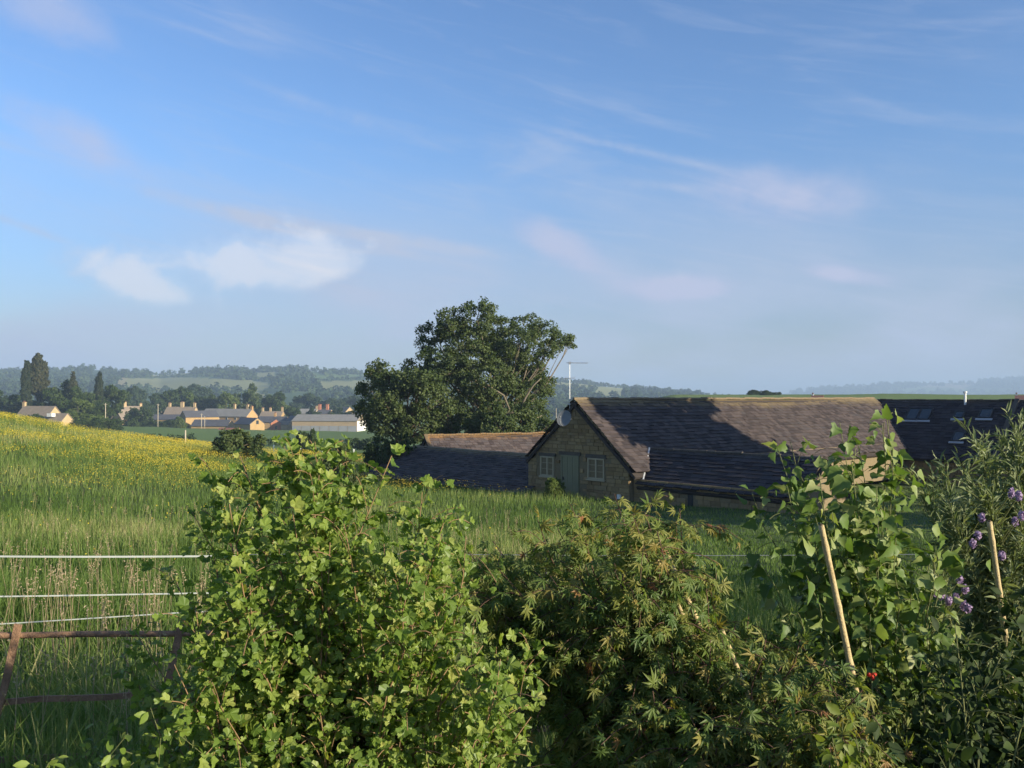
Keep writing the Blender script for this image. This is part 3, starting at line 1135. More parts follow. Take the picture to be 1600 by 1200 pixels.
    lb.box((0, 0.0, 2.68), (0.1, 0.1, 0.13))
    lb.build('junction_box', M['metal'], ae)
    tag(ae, 'tall television aerial on a mast above the barn gable', 'aerial')

    dc = at(882, 654, 41.6)
    ds = empty('satellite_dish', dc)
    nrm = unit(np.array([-0.45, -0.8, 0.36]))
    e1 = unit(np.cross(UP, nrm))
    e2 = np.cross(nrm, e1)
    V, Fq = [], []
    rings, seg = 5, 24
    for i in range(rings + 1):
        rr = 0.37 * i / rings
        for k in range(seg):
            t = 2 * PI * k / seg
            V.append(rr * math.cos(t) * e1 + 1.08 * rr * math.sin(t) * e2 + nrm * (0.45 * rr * rr))
    for i in range(rings):
        for k in range(seg):
            Fq.append([i * seg + k, i * seg + (k + 1) % seg, (i + 1) * seg + (k + 1) % seg, (i + 1) * seg + k])
    n0 = len(V)
    V2 = [p - nrm * 0.012 for p in V]
    F2 = [[n0 + q for q in reversed(f)] for f in Fq]
    mk('reflector', np.array(V + V2), np.array(Fq + F2), M['dish'], ds, smooth=True)
    arm = MB().tube([-e2 * 0.38 + nrm * 0.05, -e2 * 0.36 + nrm * 0.3, -e2 * 0.12 + nrm * 0.5], 0.014, 6)
    arm.build('arm', M['metal'], ds)
    MB().tube([-e2 * 0.13 + nrm * 0.5, -e2 * 0.06 + nrm * 0.44], [0.035, 0.028], 8).build('receiver', M['dish'], ds)
    MB().tube([-nrm * 0.01, -nrm * 0.2 + RD * 0.05, RD * 0.38 - nrm * 0.1], 0.024, 6).build('wall_bracket', M['metal'], ds)
    tag(ds, 'round grey satellite dish fixed to the barn gable below the aerial', 'satellite dish')

    # two small white boxes by the gable foot
    for (px, py, s, lab) in ((875, 766, 0.16, 'small white box low on the gable between the bush and the green door'),
                             (969, 776, 0.17, 'small white box low at the corner of the gable and wing')):
        p = at(px, py, 42.0)
        u = np.dot(p - GM, DD)
        # slide along the line of sight to the gable face
        d_ = unit(at(px, py, 42.0))
        t = np.dot(GM, -RD) / np.dot(d_, -RD)
        p = d_ * t - RD * 0.07
        bx = empty('meter_box', p)
        b = MB()
        b.frame_box(np.zeros(3), DD, UP, -RD, -s / 2, s / 2, -s * 0.6, s * 0.6, -0.07, 0.06)
        b.build('case', M['white'], bx)
        b = MB()
        b.frame_box(np.zeros(3), DD, UP, -RD, -s / 2 + 0.02, s / 2 - 0.02, -s * 0.6 + 0.02, s * 0.6 - 0.02, 0.061, 0.075)
        b.build('lid', M['white'], bx)
        tag(bx, lab, 'box')


build_barn()


# ------------------------------------------------------------------ village in the valley
M['v_wall'] = pmat('honey_limestone', (0.38, 0.25, 0.115), 0.95, 0.6, 0.22)
M['v_wall2'] = pmat('pale_limestone', (0.43, 0.31, 0.17), 0.95, 0.6, 0.2)
M['v_wall3'] = pmat('orange_limestone', (0.44, 0.26, 0.115), 0.95, 0.6, 0.2)
M['v_brick'] = pmat('red_brick', (0.40, 0.16, 0.09), 0.95, 0.8, 0.25)
M['v_white'] = pmat('white_render', (0.72, 0.70, 0.64), 0.9, 0.5, 0.1)
M['v_roof'] = pmat('stone_slate_far', (0.24, 0.19, 0.14), 0.95, 0.7, 0.3)
M['v_slate'] = pmat('blue_slate_far', (0.085, 0.085, 0.095), 0.8, 0.7, 0.3)
M['v_red'] = pmat('red_tile_far', (0.21, 0.09, 0.06), 0.95, 0.7, 0.3)
M['v_grey'] = pmat('fibre_cement', (0.24, 0.225, 0.20), 0.9, 0.35, 0.25)
M['v_clad'] = pmat('timber_cladding', (0.33, 0.25, 0.16), 0.9, 0.4, 0.2)
M['v_steel'] = pmat('grey_steel_door', (0.25, 0.26, 0.27), 0.6, 0.5, 0.15)


def house(name, label, cx, depth, L, W, eave, ridge, yaw, wall='v_wall', roof='v_roof', chim=(), wins=(), cat='house', gable_coping=True, wall_h=None):
    """gabled building; L along the ridge, yaw clockwise so that the right end comes nearer; heights in metres"""
    x = (cx - 800) / F * depth
    z = float(terr(x, depth))
    h = empty(name, (x, depth, z - 0.3), -math.radians(yaw))
    e, r = eave + 0.3, ridge + 0.3
    hl, hw = L / 2, W / 2
    b = MB()
    V = []
    for a in (-hl, hl):
        for (u, zz) in ((-hw, 0), (hw, 0), (hw, e), (0, r - 0.12), (-hw, e)):
            V.append((a, u, zz))
    b.add(V, [[0, 5, 9, 4], [1, 2, 7, 6]])
    b.F3.append(np.array([[0, 4, 2], [0, 2, 1], [2, 4, 3], [5, 6, 7], [5, 7, 9], [7, 8, 9]]))
    b.build('wall', M[wall], h)
    tp = (r - e) / hw
    rf = None
    bb = MB()
    for s in (-1, 1):
        ov = 0.35
        n = np.array([0, s * tp, 1.0]) / math.sqrt(1 + tp * tp)
        P = []
        for c in (0.0, 0.2):
            for a in (-hl - 0.15, hl + 0.15):
                for (u, zz) in ((0.0, r), (s * (hw + ov), r - tp * (hw + ov))):
                    P.append(np.array([a, u, zz]) + n * c)
        bb.add(P, [[0, 1, 3, 2], [4, 6, 7, 5], [0, 4, 5, 1], [2, 3, 7, 6], [1, 5, 7, 3], [0, 2, 6, 4]])
    rf = bb.build('roof', M[roof], h)
    for (f, hh, wdt, mt) in chim:
        c = MB()
        c.box((f * hl, 0, r + hh / 2 - 0.3), (wdt, wdt * 0.8, hh + 0.6))
        c.box((f * hl, 0, r + hh + 0.06), (wdt * 1.25, wdt, 0.16))
        ch = c.build('chimney', M[mt], rf)
        for dx in (-0.2, 0.2):
            MB().tube([(f * hl + dx * wdt, 0, r + hh + 0.14), (f * hl + dx * wdt, 0, r + hh + 0.55)], [0.16, 0.13], 6).build('chimney_pot', M['v_red'], rf)
    for (face, a, zz, ww, wh, mt) in wins:
        c = MB()
        g = MB()
        if face == 'front':
            zz = e - 1.15
            c.box((a, -hw - 0.02, zz), (ww, 0.12, wh))
            g.box((a, -hw - 0.09, zz), (ww - 0.25, 0.03, wh - 0.25))
        elif face == 'right':
            c.box((hl + 0.02, a, zz), (0.12, ww, wh))
            g.box((hl + 0.09, a, zz), (0.03, ww - 0.25, wh - 0.25))
        else:
            c.box((-hl - 0.02, a, zz), (0.12, ww, wh))
            g.box((-hl - 0.09, a, zz), (0.03, ww - 0.25, wh - 0.25))
        wn = c.build('window', M[mt], h)
        g.build('pane', M['glass'], wn)
    tag(h, label, cat, 'buildings of the village across the valley')
    return h


def hz(py, depth, px):
    """height above the valley floor of something seen at pixel row py"""
    x = (px - 800) / F * depth
    return float(at(px, py, depth)[2] - terr(x, depth))


def build_village():
    wf = lambda *a: [('front', x, z, 1.1, 1.3, 'v_white') for x, z in a]
    d = 300
    c = house('cottage', 'stone cottage with a chimney and a white dormer above the buttercup slope', 62, d, 13.0, 7.5, hz(653, d, 62), hz(635, d, 62), 16, 'v_wall2', 'v_roof',
              [(-0.98, 1.3, 1.0, 'v_wall2')], wf((3.4, 2.3), (5.3, 2.3)) + [('right', -1.2, 2.0, 1.0, 1.2, 'v_white')])
    w = house('cottage_wing', 'lower wing with small white dormer joined to the stone cottage', 95, d - 6, 5.6, 5.5, hz(658, d, 95), hz(646, d, 95), 16, 'v_wall2', 'v_roof', (), wf((1.5, 1.6)), 'house')
    dm = MB()
    dm.box((-1.7, -2.3, 3.9 + 0.3), (2.0, 1.6, 1.1))
    dmo = dm.build('dormer', M['v_white'], w)
    d = 425
    house('gabled_house', 'tall gabled house with a chimney behind the dark garden tree', 208, d + 12, 8, 7, hz(648, d, 208), hz(634, d, 208), -30, 'v_wall2', 'v_roof', [(-0.9, 2.0, 1.3, 'v_wall2'), (0.9, 1.2, 1.1, 'v_wall2')], wf((-2, 4)))
    house('gabled_house', 'small brown gabled house half hidden behind the dark garden tree', 193, d, 8, 7.5, hz(655, d, 193), hz(640, d, 193), -62, 'v_wall', 'v_roof', (), [('left', 0, 4.0, 1.2, 1.3, 'v_white')])
    d = 415
    house('slate_range', 'long low slate roofed range left of the big three chimney house', 262, d, 19, 6, hz(655, d, 262), hz(648, d, 262), 6, 'v_wall', 'v_slate', (), wf((-5, 1.8), (2, 1.8)), 'barn')
    d = 448
    house('manor_house', 'big stone house with three tall chimneys along its ridge', 284, d, 15.5, 9, hz(650, d, 284), hz(636, d, 284), 8, 'v_wall2', 'v_roof',
          [(-0.82, 1.9, 1.1, 'v_wall2'), (0.05, 2.4, 1.5, 'v_wall2'), (0.9, 1.9, 1.1, 'v_wall2')], wf((-4, 6), (0, 6), (4, 6)))
    d = 404
    house('gabled_barn', 'stone barn turning its broad plain gable beside the long grey roof', 312, d, 15, 8, hz(651, d, 312), hz(642, d, 312), -38, 'v_wall', 'v_slate', (), (), 'barn')
    d = 432
    house('long_farmhouse', 'long grey roofed farmhouse with an orange gable at its end', 358, d, 27, 8.5, hz(650, d, 358), hz(639, d, 358), 20, 'v_wall3', 'v_grey',
          [(0.25, 2.2, 1.0, 'v_wall2'), (0.80, 2.0, 1.1, 'v_wall2'), (0.98, 1.2, 1.1, 'v_wall3')], wf((-3, 2.4), (2, 2.4), (7, 2.4), (10, 2.4)))
    d = 392
    house('low_barn', 'low barn with dark slate roof in front of the long farmhouse', 333, d, 17, 7, hz(665, d, 333), hz(656, d, 333), 9, 'v_wall', 'v_slate', (), (), 'barn')
    d = 384
    house('gabled_barn', 'slate barn with a pale gable and one dark upper window', 390, d, 12.5, 7, hz(662, d, 390), hz(653, d, 390), 42, 'v_wall', 'v_slate', (), [('right', 0, 3.6, 1.2, 1.6, 'black')], 'barn')
    d = 366
    h = house('cart_shed', 'little open cart shed with a red tiled roof', 359, d, 8.6, 5, hz(675, d, 359), hz(669, d, 359), 8, 'v_wall', 'v_red', (), (), 'shed')
    d = 446
    house('terrace_house', 'row of cottages with three slim chimneys right of the orange gable', 426, d, 11, 7, hz(651, d, 426), hz(643, d, 426), 6, 'v_wall', 'v_roof',
          [(-0.92, 1.7, 0.9, 'v_wall2'), (-0.2, 1.7, 0.9, 'v_wall2'), (0.92, 2.0, 0.9, 'v_wall2')], wf((-3, 3), (1, 3)))
    d = 418
    house('slate_cottage', 'slate roofed cottage behind the little red brick building', 428, d, 14, 6, hz(659, d, 428), hz(651, d, 428), 10, 'v_wall', 'v_slate', [(0.1, 1.6, 0.9, 'v_wall3')], ())
    d = 404
    house('brick_outbuilding', 'small red brick outbuilding beside the grey farm shed', 431, d, 6, 4.6, hz(661, d, 431), hz(655, d, 431), 72, 'v_brick', 'v_slate', (), [('right', 0, 1.5, 0.9, 1.6, 'black')], 'outbuilding')
    house('stone_outbuilding', 'low tan stone outbuilding between red brick building and farm shed', 443, d, 7, 4.6, hz(663, d, 443), hz(658, d, 443), 12, 'v_wall2', 'v_roof', (), (), 'outbuilding')
    d = 412
    house('white_gabled_house', 'white gabled house peeping over the grey farm shed', 459, d, 8, 5.5, hz(660, d, 459), hz(650, d, 459), 55, 'v_white', 'v_slate', (), ())
    # modern farm shed
    d = 396
    cx = 515
    x = (cx - 800) / F * d
    z = float(terr(x, d))
    L, W = 29.5, 14.0
    e, r = hz(657, d, cx), hz(648, d, cx)
    s = empty('farm_shed', (x, d, z), -math.radians(7))
    b = MB()
    V = []
    for a in (-L / 2, L / 2):
        for (u, zz) in ((-W / 2, -0.5), (W / 2, -0.5), (W / 2, e), (0, r - 0.1), (-W / 2, e)):
            V.append((a, u, zz))
    b.add(V, [[0, 5, 9, 4], [1, 2, 7, 6]])
    b.F3.append(np.array([[0, 4, 2], [0, 2, 1], [2, 4, 3], [5, 6, 7], [5, 7, 9], [7, 8, 9]]))
    b.build('wall', M['v_clad'], s)
    rb = MB()
    tp = (r - e) / (W / 2)
    for sd in (-1, 1):
        n = np.array([0, sd * tp, 1.0]) / math.sqrt(1 + tp * tp)
        P = []
        for c in (0.0, 0.15):
            for a in (-L / 2 - 0.2, L / 2 + 0.2):
                for (u, zz) in ((0.0, r), (sd * (W / 2 + 0.4), r - tp * (W / 2 + 0.4))):
                    P.append(np.array([a, u, zz]) + n * c)
        rb.add(P, [[0, 1, 3, 2], [4, 6, 7, 5], [0, 4, 5, 1], [2, 3, 7, 6], [1, 5, 7, 3], [0, 2, 6, 4]])
    rb.build('roof', M['v_grey'], s)
    hd = e * 0.52
    n = 7
    for k in range(n):
        p = MB()
        bw = L / n
        p.box((-L / 2 + (k + 0.5) * bw, -W / 2 - 0.06, hd / 2 - 0.25), (bw - 0.28, 0.1, hd + 0.5))
        p.build('door_panel', M['v_steel'], s)
    p = MB().box((L / 2 + 0.06, 0, e / 2 - 0.2), (0.1, W - 0.4, e + 0.3))
    p.build('end_panel', M['v_white'], s)
    tag(s, 'large grey roofed farm shed with a row of steel doors', 'farm shed', 'buildings of the village across the valley')
    # houses in the trees behind
    d = 560
    house('brick_house', 'distant house with two red brick chimneys above the farm shed roof', 504, d, 12, 8, hz(646, d, 504), hz(640, d, 504), 10, 'v_wall', 'v_slate', [(-0.3, 3.2, 1.6, 'v_brick'), (0.55, 3.2, 1.6, 'v_brick')], ())
    house('distant_house', 'faint grey roofed house among trees left of the brick chimneys', 482, d, 12, 8, hz(646, d, 482), hz(639, d, 482), 10, 'v_wall2', 'v_grey', [(0.9, 1.6, 1.0, 'v_wall2')], ())
    house('distant_house', 'distant tan gabled house beside the big dark tree', 541, d, 9, 8, hz(646, d, 541), hz(636, d, 541), 50, 'v_wall2', 'v_roof', (), ())
    # far roofs just above the barn ridge
    for px, lab in ((1277, 'tiny distant cottage roof peeping over the middle of the barn ridge'), (1596, 'tiny distant house roof peeping over the far end of the stable roof')):
        d = 262
        house('distant_cottage', lab, px, d, 3.2, 3.0, 0.9, 2.1, 30, 'v_wall2', 'v_red', [(-0.8, 0.4, 0.5, 'v_white')], ())
    for px, d in ((982, 1500),):
        pass


build_village()


# ------------------------------------------------------------------ far and middle trees
def card_mesh(C, N, size, aspect=0.7, jitter=0.8):
    """rhombic leaf cards at C facing about N"""
    n = len(C)
    N = unit(N + rng.normal(0, jitter, (n, 3)))
    t = unit(np.cross(N, unit(rng.normal(0, 1, (n, 3)))))
    b = np.cross(N, t)
    s = np.broadcast_to(size, (n,))[:, None]
    P = np.stack([C - t * s, C + b * s * aspect - N * s * 0.12, C + t * s, C - b * s * aspect - N * s * 0.12], 1).reshape(-1, 3)
    Fq = np.arange(n * 4).reshape(-1, 4)
    return P, Fq


def ball(n):
    d = unit(rng.normal(0, 1, (n, 3)))
    return d


def crown_points(lobes, n_sub, n_leaf, sub_r, fill=0.72):
    """lobes (c, r): sub-clumps near each lobe's surface, leaves near each clump's surface"""
    Cs, Ns, W = [], [], []
    for c, r in lobes:
        r = np.asarray(r, float) * np.ones(3)
        vol = float(np.prod(r)) ** (1 / 3)
        k = max(9, int(n_sub * (vol / sub_r) ** 2 * 0.16))
        d = ball(k)
        rad = rng.uniform(fill * 0.55, 1.0, k) ** 0.6
        sc = c + d * r * rad[:, None]
        rr = sub_r * rng.uniform(0.6, 1.25, k)
        for q in range(k):
            dd = ball(n_leaf)
            Cs.append(sc[q] + dd * rr[q] * (rng.random((n_leaf, 1)) ** 0.45) * np.array([1, 1, 0.75]))
            Ns.append(unit(dd * 0.6 + d[q] * 0.5 + np.array([0, 0, 0.55])))
            W.append(np.full(n_leaf, rng.random()))
    return np.concatenate(Cs), np.concatenate(Ns), np.concatenate(W)


LEAF = {
    'oak': [(0.0, (0.022, 0.040, 0.011)), (0.5, (0.042, 0.070, 0.017)), (1.0, (0.085, 0.115, 0.032))],
    'ash': [(0.0, (0.045, 0.072, 0.024)), (0.5, (0.080, 0.112, 0.036)), (1.0, (0.140, 0.165, 0.066))],
    'light': [(0.0, (0.055, 0.090, 0.018)), (0.5, (0.10, 0.14, 0.03)), (1.0, (0.15, 0.18, 0.05))],
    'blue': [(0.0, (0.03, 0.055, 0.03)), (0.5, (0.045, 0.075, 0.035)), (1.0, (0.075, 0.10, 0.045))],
    'conifer': [(0.0, (0.018, 0.030, 0.014)), (0.5, (0.030, 0.045, 0.020)), (1.0, (0.060, 0.065, 0.028))],
    'pine': [(0.0, (0.035, 0.045, 0.02)), (0.5, (0.06, 0.065, 0.03)), (1.0, (0.10, 0.09, 0.045))],
}
for k_, r_ in LEAF.items():
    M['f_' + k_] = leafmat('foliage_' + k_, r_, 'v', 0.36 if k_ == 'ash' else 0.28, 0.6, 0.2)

_proto = {}


def tree_proto(kind, var):
    """crown and trunk meshes of a far tree, one unit high"""
    if (kind, var) in _proto:
        return _proto[(kind, var)]
    st = rng.bit_generator.state
    lobes = []
    if kind in ('cypress', 'conifer'):
        wd = 0.13 if kind == 'cypress' else 0.19
        for k in range(13):
            t = k / 12
            f = (1 - t) ** 0.7 if kind == 'conifer' else math.sin(PI * min(1, 0.25 + 0.75 * (1 - t))) ** 0.6 * (0.45 + 0.55 * (1 - t) ** 0.3)
            w_ = max(0.02, wd * f)
            lobes.append((np.array([rng.normal(0, 0.012), rng.normal(0, 0.012), 0.08 + 0.87 * t]), (w_, w_, 0.09)))
        C, N, W = crown_points(lobes, 60, 22, 0.028)
        size = 0.016
    elif kind == 'pine':
        for k in range(7):
            t = k / 6
            w_ = 0.20 * (math.sin(PI * (0.18 + 0.72 * t)) ** 0.8) + 0.02
            lobes.append((np.array([rng.normal(0, 0.035), rng.normal(0, 0.035), 0.46 + 0.48 * t]), (w_, w_, 0.09)))
        C, N, W = crown_points(lobes, 50, 22, 0.032)
        size = 0.017
    elif kind == 'bush':
        for k in range(9):
            a = rng.uniform(0, 2 * PI)
            rr = rng.uniform(0.1, 0.6)
            lobes.append((np.array([rr * math.cos(a), rr * math.sin(a), rng.uniform(0.16, 0.62)]), np.array([0.34, 0.34, 0.30]) * rng.uniform(0.7, 1.15)))
        for k in range(6):
            a = k * PI / 3 + rng.normal(0, 0.2)
            lobes.append((np.array([0.5 * math.cos(a), 0.5 * math.sin(a), 0.12]), np.array([0.34, 0.34, 0.2])))
        C, N, W = crown_points(lobes, 26, 26, 0.10)
        size = 0.036
    else:
        for k in range(13):
            a = rng.uniform(0, 2 * PI)
            zz = rng.uniform(0.30, 0.86)
            rr = rng.uniform(0.05, 0.33) * math.sin(PI * min(1, max(0.1, (zz - 0.12) / 0.95))) ** 0.7 * 1.2
            lobes.append((np.array([rr * math.cos(a), rr * math.sin(a), zz]), np.array([0.16, 0.16, 0.13]) * rng.uniform(0.75, 1.2)))
        C, N, W = crown_points(lobes, 34, 26, 0.05)
        size = 0.021
    V, Fq = card_mesh(C, N, size * rng.uniform(0.7, 1.3, len(C)))
    v = np.repeat(np.clip(W * 0.6 + rng.random(len(W)) * 0.4, 0, 1), 4)
    b = MB()
    b.tube([(0, 0, -0.02), (0.004, 0.0, 0.3), (0.0, 0.006, 0.62 if kind != 'bush' else 0.4)], [0.026, 0.02, 0.007], 6)
    for k in range(5 if kind not in ('cypress', 'conifer') else 0):
        l = lobes[k][0]
        z0 = min(l[2] - 0.05, 0.4)
        b.tube([(0, 0, z0 * 0.8), tuple(l * np.array([0.5, 0.5, 0.8]) + np.array([0, 0, 0.02])), tuple(l)], [0.013, 0.009, 0.003], 5)
    _proto[(kind, var)] = (V, Fq, v, b)
    return _proto[(kind, var)]


_pd = {}


def tree(name, label, px, depth, top_py, width_px, kind='broad', leaf='oak', group=None, base_py=None, z=None, var=None):
    x = (px - 800) / F * depth
    zb = float(terr(x, depth)) if z is None else z
    h = float(at(px, top_py, depth)[2]) - zb
    var = rng.integers(0, 3) if var is None else var
    key = (kind, int(var), leaf)
    if key not in _pd:
        V, Fq, v, b = tree_proto(kind, int(var))
        _pd[key] = (mesh_data('crown', V, Fq, M['f_' + leaf], attrs={'v': v}), b.data('trunk', M['bark'] if kind != 'bush' else M['bark_dark'], True),
                    float(np.percentile(np.abs(V[:, 0]), 98) * 2))
    cm, tm, w1 = _pd[key]
    t = empty(name, (x, depth, zb), rng.uniform(0, 6.28))
    c = add('crown', cm, t)
    k = add('trunk', tm, t)
    wm = width_px / F * depth / w1
    t.scale = (wm, wm, h)
    tag(t, label, 'bush' if kind == 'bush' else 'tree', group)
    return t


def build_trees():
    G = 'trees around the village'
    T = tree
    T('cypress_tree', 'slim dark cypress left of the tallest pine behind the cottage', 41, 345, 565, 13, 'cypress', 'conifer', G)
    T('pine_tree', 'tallest pine with a bare pale trunk behind the stone cottage', 62, 350, 556, 27, 'pine', 'pine', G)
    T('conifer_tree', 'broad brownish conifer between the tall pine and the small cypress', 115, 350, 584, 26, 'conifer', 'pine', G)
    T('cypress_tree', 'small slim cypress right of the brownish conifer', 155, 365, 584, 11, 'cypress', 'conifer', G)
    rows = [
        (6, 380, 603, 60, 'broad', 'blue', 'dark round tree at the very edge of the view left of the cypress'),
        (28, 360, 612, 46, 'broad', 'oak', 'low dark tree left of the stone cottage chimney'),
        (84, 352, 588, 50, 'broad', 'oak', 'dark round tree directly right of the tallest pine'),
        (100, 340, 606, 44, 'broad', 'oak', 'dark tree rising above the right end of the cottage roof'),
        (136, 348, 598, 40, 'broad', 'oak', 'dark tree between the brownish conifer and the small cypress'),
        (122, 325, 622, 40, 'broad', 'light', 'lighter green low tree right of the stone cottage'),
        (168, 372, 598, 46, 'broad', 'oak', 'dark rounded tree right of the small cypress'),
        (160, 330, 630, 44, 'broad', 'oak', 'dark low tree below the small cypress'),
        (188, 452, 606, 44, 'broad', 'oak', 'tree with light sunny side behind the small brown house'),
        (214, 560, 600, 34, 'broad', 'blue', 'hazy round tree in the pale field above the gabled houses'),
        (229, 470, 616, 32, 'broad', 'blue', 'bluish tree left of the three chimney house'),
        (252, 500, 610, 44, 'broad', 'oak', 'dark tree behind the chimneys of the big stone house'),
        (275, 520, 604, 40, 'broad', 'oak', 'second dark tree behind the big stone house'),
        (298, 500, 612, 36, 'broad', 'oak', 'dark tree right of the three chimney house'),
        (309, 640, 597, 48, 'broad', 'blue', 'large bluish tree standing on the edge of the pale hill field'),
        (305, 480, 610, 30, 'broad', 'light', 'light green tree in front of the large bluish tree'),
        (330, 480, 614, 34, 'broad', 'oak', 'round green tree above the long farmhouse roof'),
        (352, 470, 612, 36, 'broad', 'light', 'olive tree above the middle of the long farmhouse roof'),
        (383, 476, 593, 34, 'broad', 'ash', 'tall airy tree with pale limbs behind the farmhouse chimneys'),
        (408, 520, 612, 34, 'broad', 'blue', 'bluish tree right of the tall airy tree'),
        (430, 500, 612, 38, 'broad', 'oak', 'green tree behind the terrace with three slim chimneys'),
        (453, 470, 624, 28, 'broad', 'light', 'small light green tree left of the farm shed'),
        (452, 452, 634, 34, 'broad', 'oak', 'dark tree touching the left end of the farm shed roof'),
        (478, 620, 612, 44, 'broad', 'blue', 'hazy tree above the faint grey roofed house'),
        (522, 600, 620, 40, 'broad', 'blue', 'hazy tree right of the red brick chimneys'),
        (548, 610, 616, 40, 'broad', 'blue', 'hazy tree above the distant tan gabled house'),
        (529, 480, 634, 22, 'broad', 'oak', 'small dark tree behind the farm shed roof'),
        (492, 500, 634, 20, 'broad', 'oak', 'small dark tree left of the brick chimneys'),
        (575, 480, 634, 50, 'broad', 'oak', 'dark tree at the right end of the farm shed'),
    ]
    for (px, d, top, w, k, lf, lab) in rows:
        T('broadleaf_tree', lab, px, d, top, w, k, lf, G)
    B = 'garden bushes and hedges in front of the village'
    for (px, d, top, w, lf, lab) in [
            (48, 280, 645, 40, 'oak', 'dark rounded bush in front of the stone cottage'),
            (128, 282, 654, 50, 'oak', 'dark bush between the stone cottage and the village'),
            (168, 290, 650, 46, 'oak', 'second dark bush right of the cottage with a pole behind it'),
            (150, 300, 645, 40, 'light', 'light topped bush behind the two dark bushes'),
            (214, 395, 633, 46, 'oak', 'dark green garden tree in front of the small brown house'),
            (238, 392, 655, 30, 'oak', 'low bush under the slate range'),
            (262, 390, 654, 34, 'oak', 'wider low bush in front of the slate range'),
            (283, 392, 648, 22, 'light', 'light green bush against the broad barn gable'),
            (216, 172, 678, 40, 'oak', 'dark hedge bush on the brow of the buttercup slope'),
            (192, 200, 676, 44, 'oak', 'longer hedge clump left of the dark hedge bush'),
            (1180, 300, 608, 22, 'oak', 'pale round tree on the skyline field above the barn ridge'),
            (1198, 290, 609, 22, 'oak', 'dark round tree on the skyline field above the barn ridge'),
            (1212, 296, 612, 16, 'oak', 'small dark bush right of the skyline trees'),
            (368, 62, 664, 92, 'ash', 'grey green bush standing in the meadow behind the lobed leaf shrub'),
            (532, 46, 682, 60, 'ash', 'dark bush in the meadow left of the low shed roof'),
            (478, 120, 666, 28, 'oak', 'small slender bush beside the pole in the pasture'),
            (604, 57, 672, 70, 'oak', 'dark bush at the left end of the low shed roof'),
            (868, 41.5, 742, 34, 'light', 'young bush growing under the left gable window'),
    ]:
        T('garden_bush', lab, px, d, top, w, 'bush', lf, B if d > 150 else None)
    # hedgerow lines in the valley pasture
    def hedge(lab, pts, hgt, wd, leaf='oak', name='hedgerow'):
        lob = []
        for (p0, p1) in zip(pts[:-1], pts[1:]):
            a = np.array([(p0[0] - 800) / F * p0[1], p0[1]])
            b = np.array([(p1[0] - 800) / F * p1[1], p1[1]])
            n = max(2, int(np.linalg.norm(b - a) / (hgt * 0.7)))
            for t in np.linspace(0, 1, n):
                q = a + (b - a) * t
                lob.append((np.array([q[0], q[1], float(terr(q[0], q[1])) + hgt * 0.5]), np.array([wd, wd, hgt * 0.55]) * rng.uniform(0.8, 1.2)))
        C, N, W = crown_points(lob, 10, 18, hgt * 0.3)
        V, Fq = card_mesh(C, N, hgt * 0.13 * rng.uniform(0.7, 1.3, len(C)))
        v = np.repeat(np.clip(W * 0.6 + rng.random(len(W)) * 0.4, 0, 1), 4)
        o = lob[0][0]
        h = empty(name, o)
        mk('foliage', V - o, Fq, M['f_' + leaf], h, attrs={'v': v})
        tag(h, lab, 'hedge')
    hedge('dark clipped hedge crossing the pasture below the village', [(182, 215), (240, 225), (302, 232)], 2.2, 1.2)
    hedge('dark hedge line across the pasture in front of the farm shed', [(380, 205), (480, 210), (560, 215)], 1.6, 1.0)
    hedge('hedge at the foot of the farm shed pasture behind the meadow bush', [(560, 170), (620, 165)], 2.2, 1.2)


build_trees()


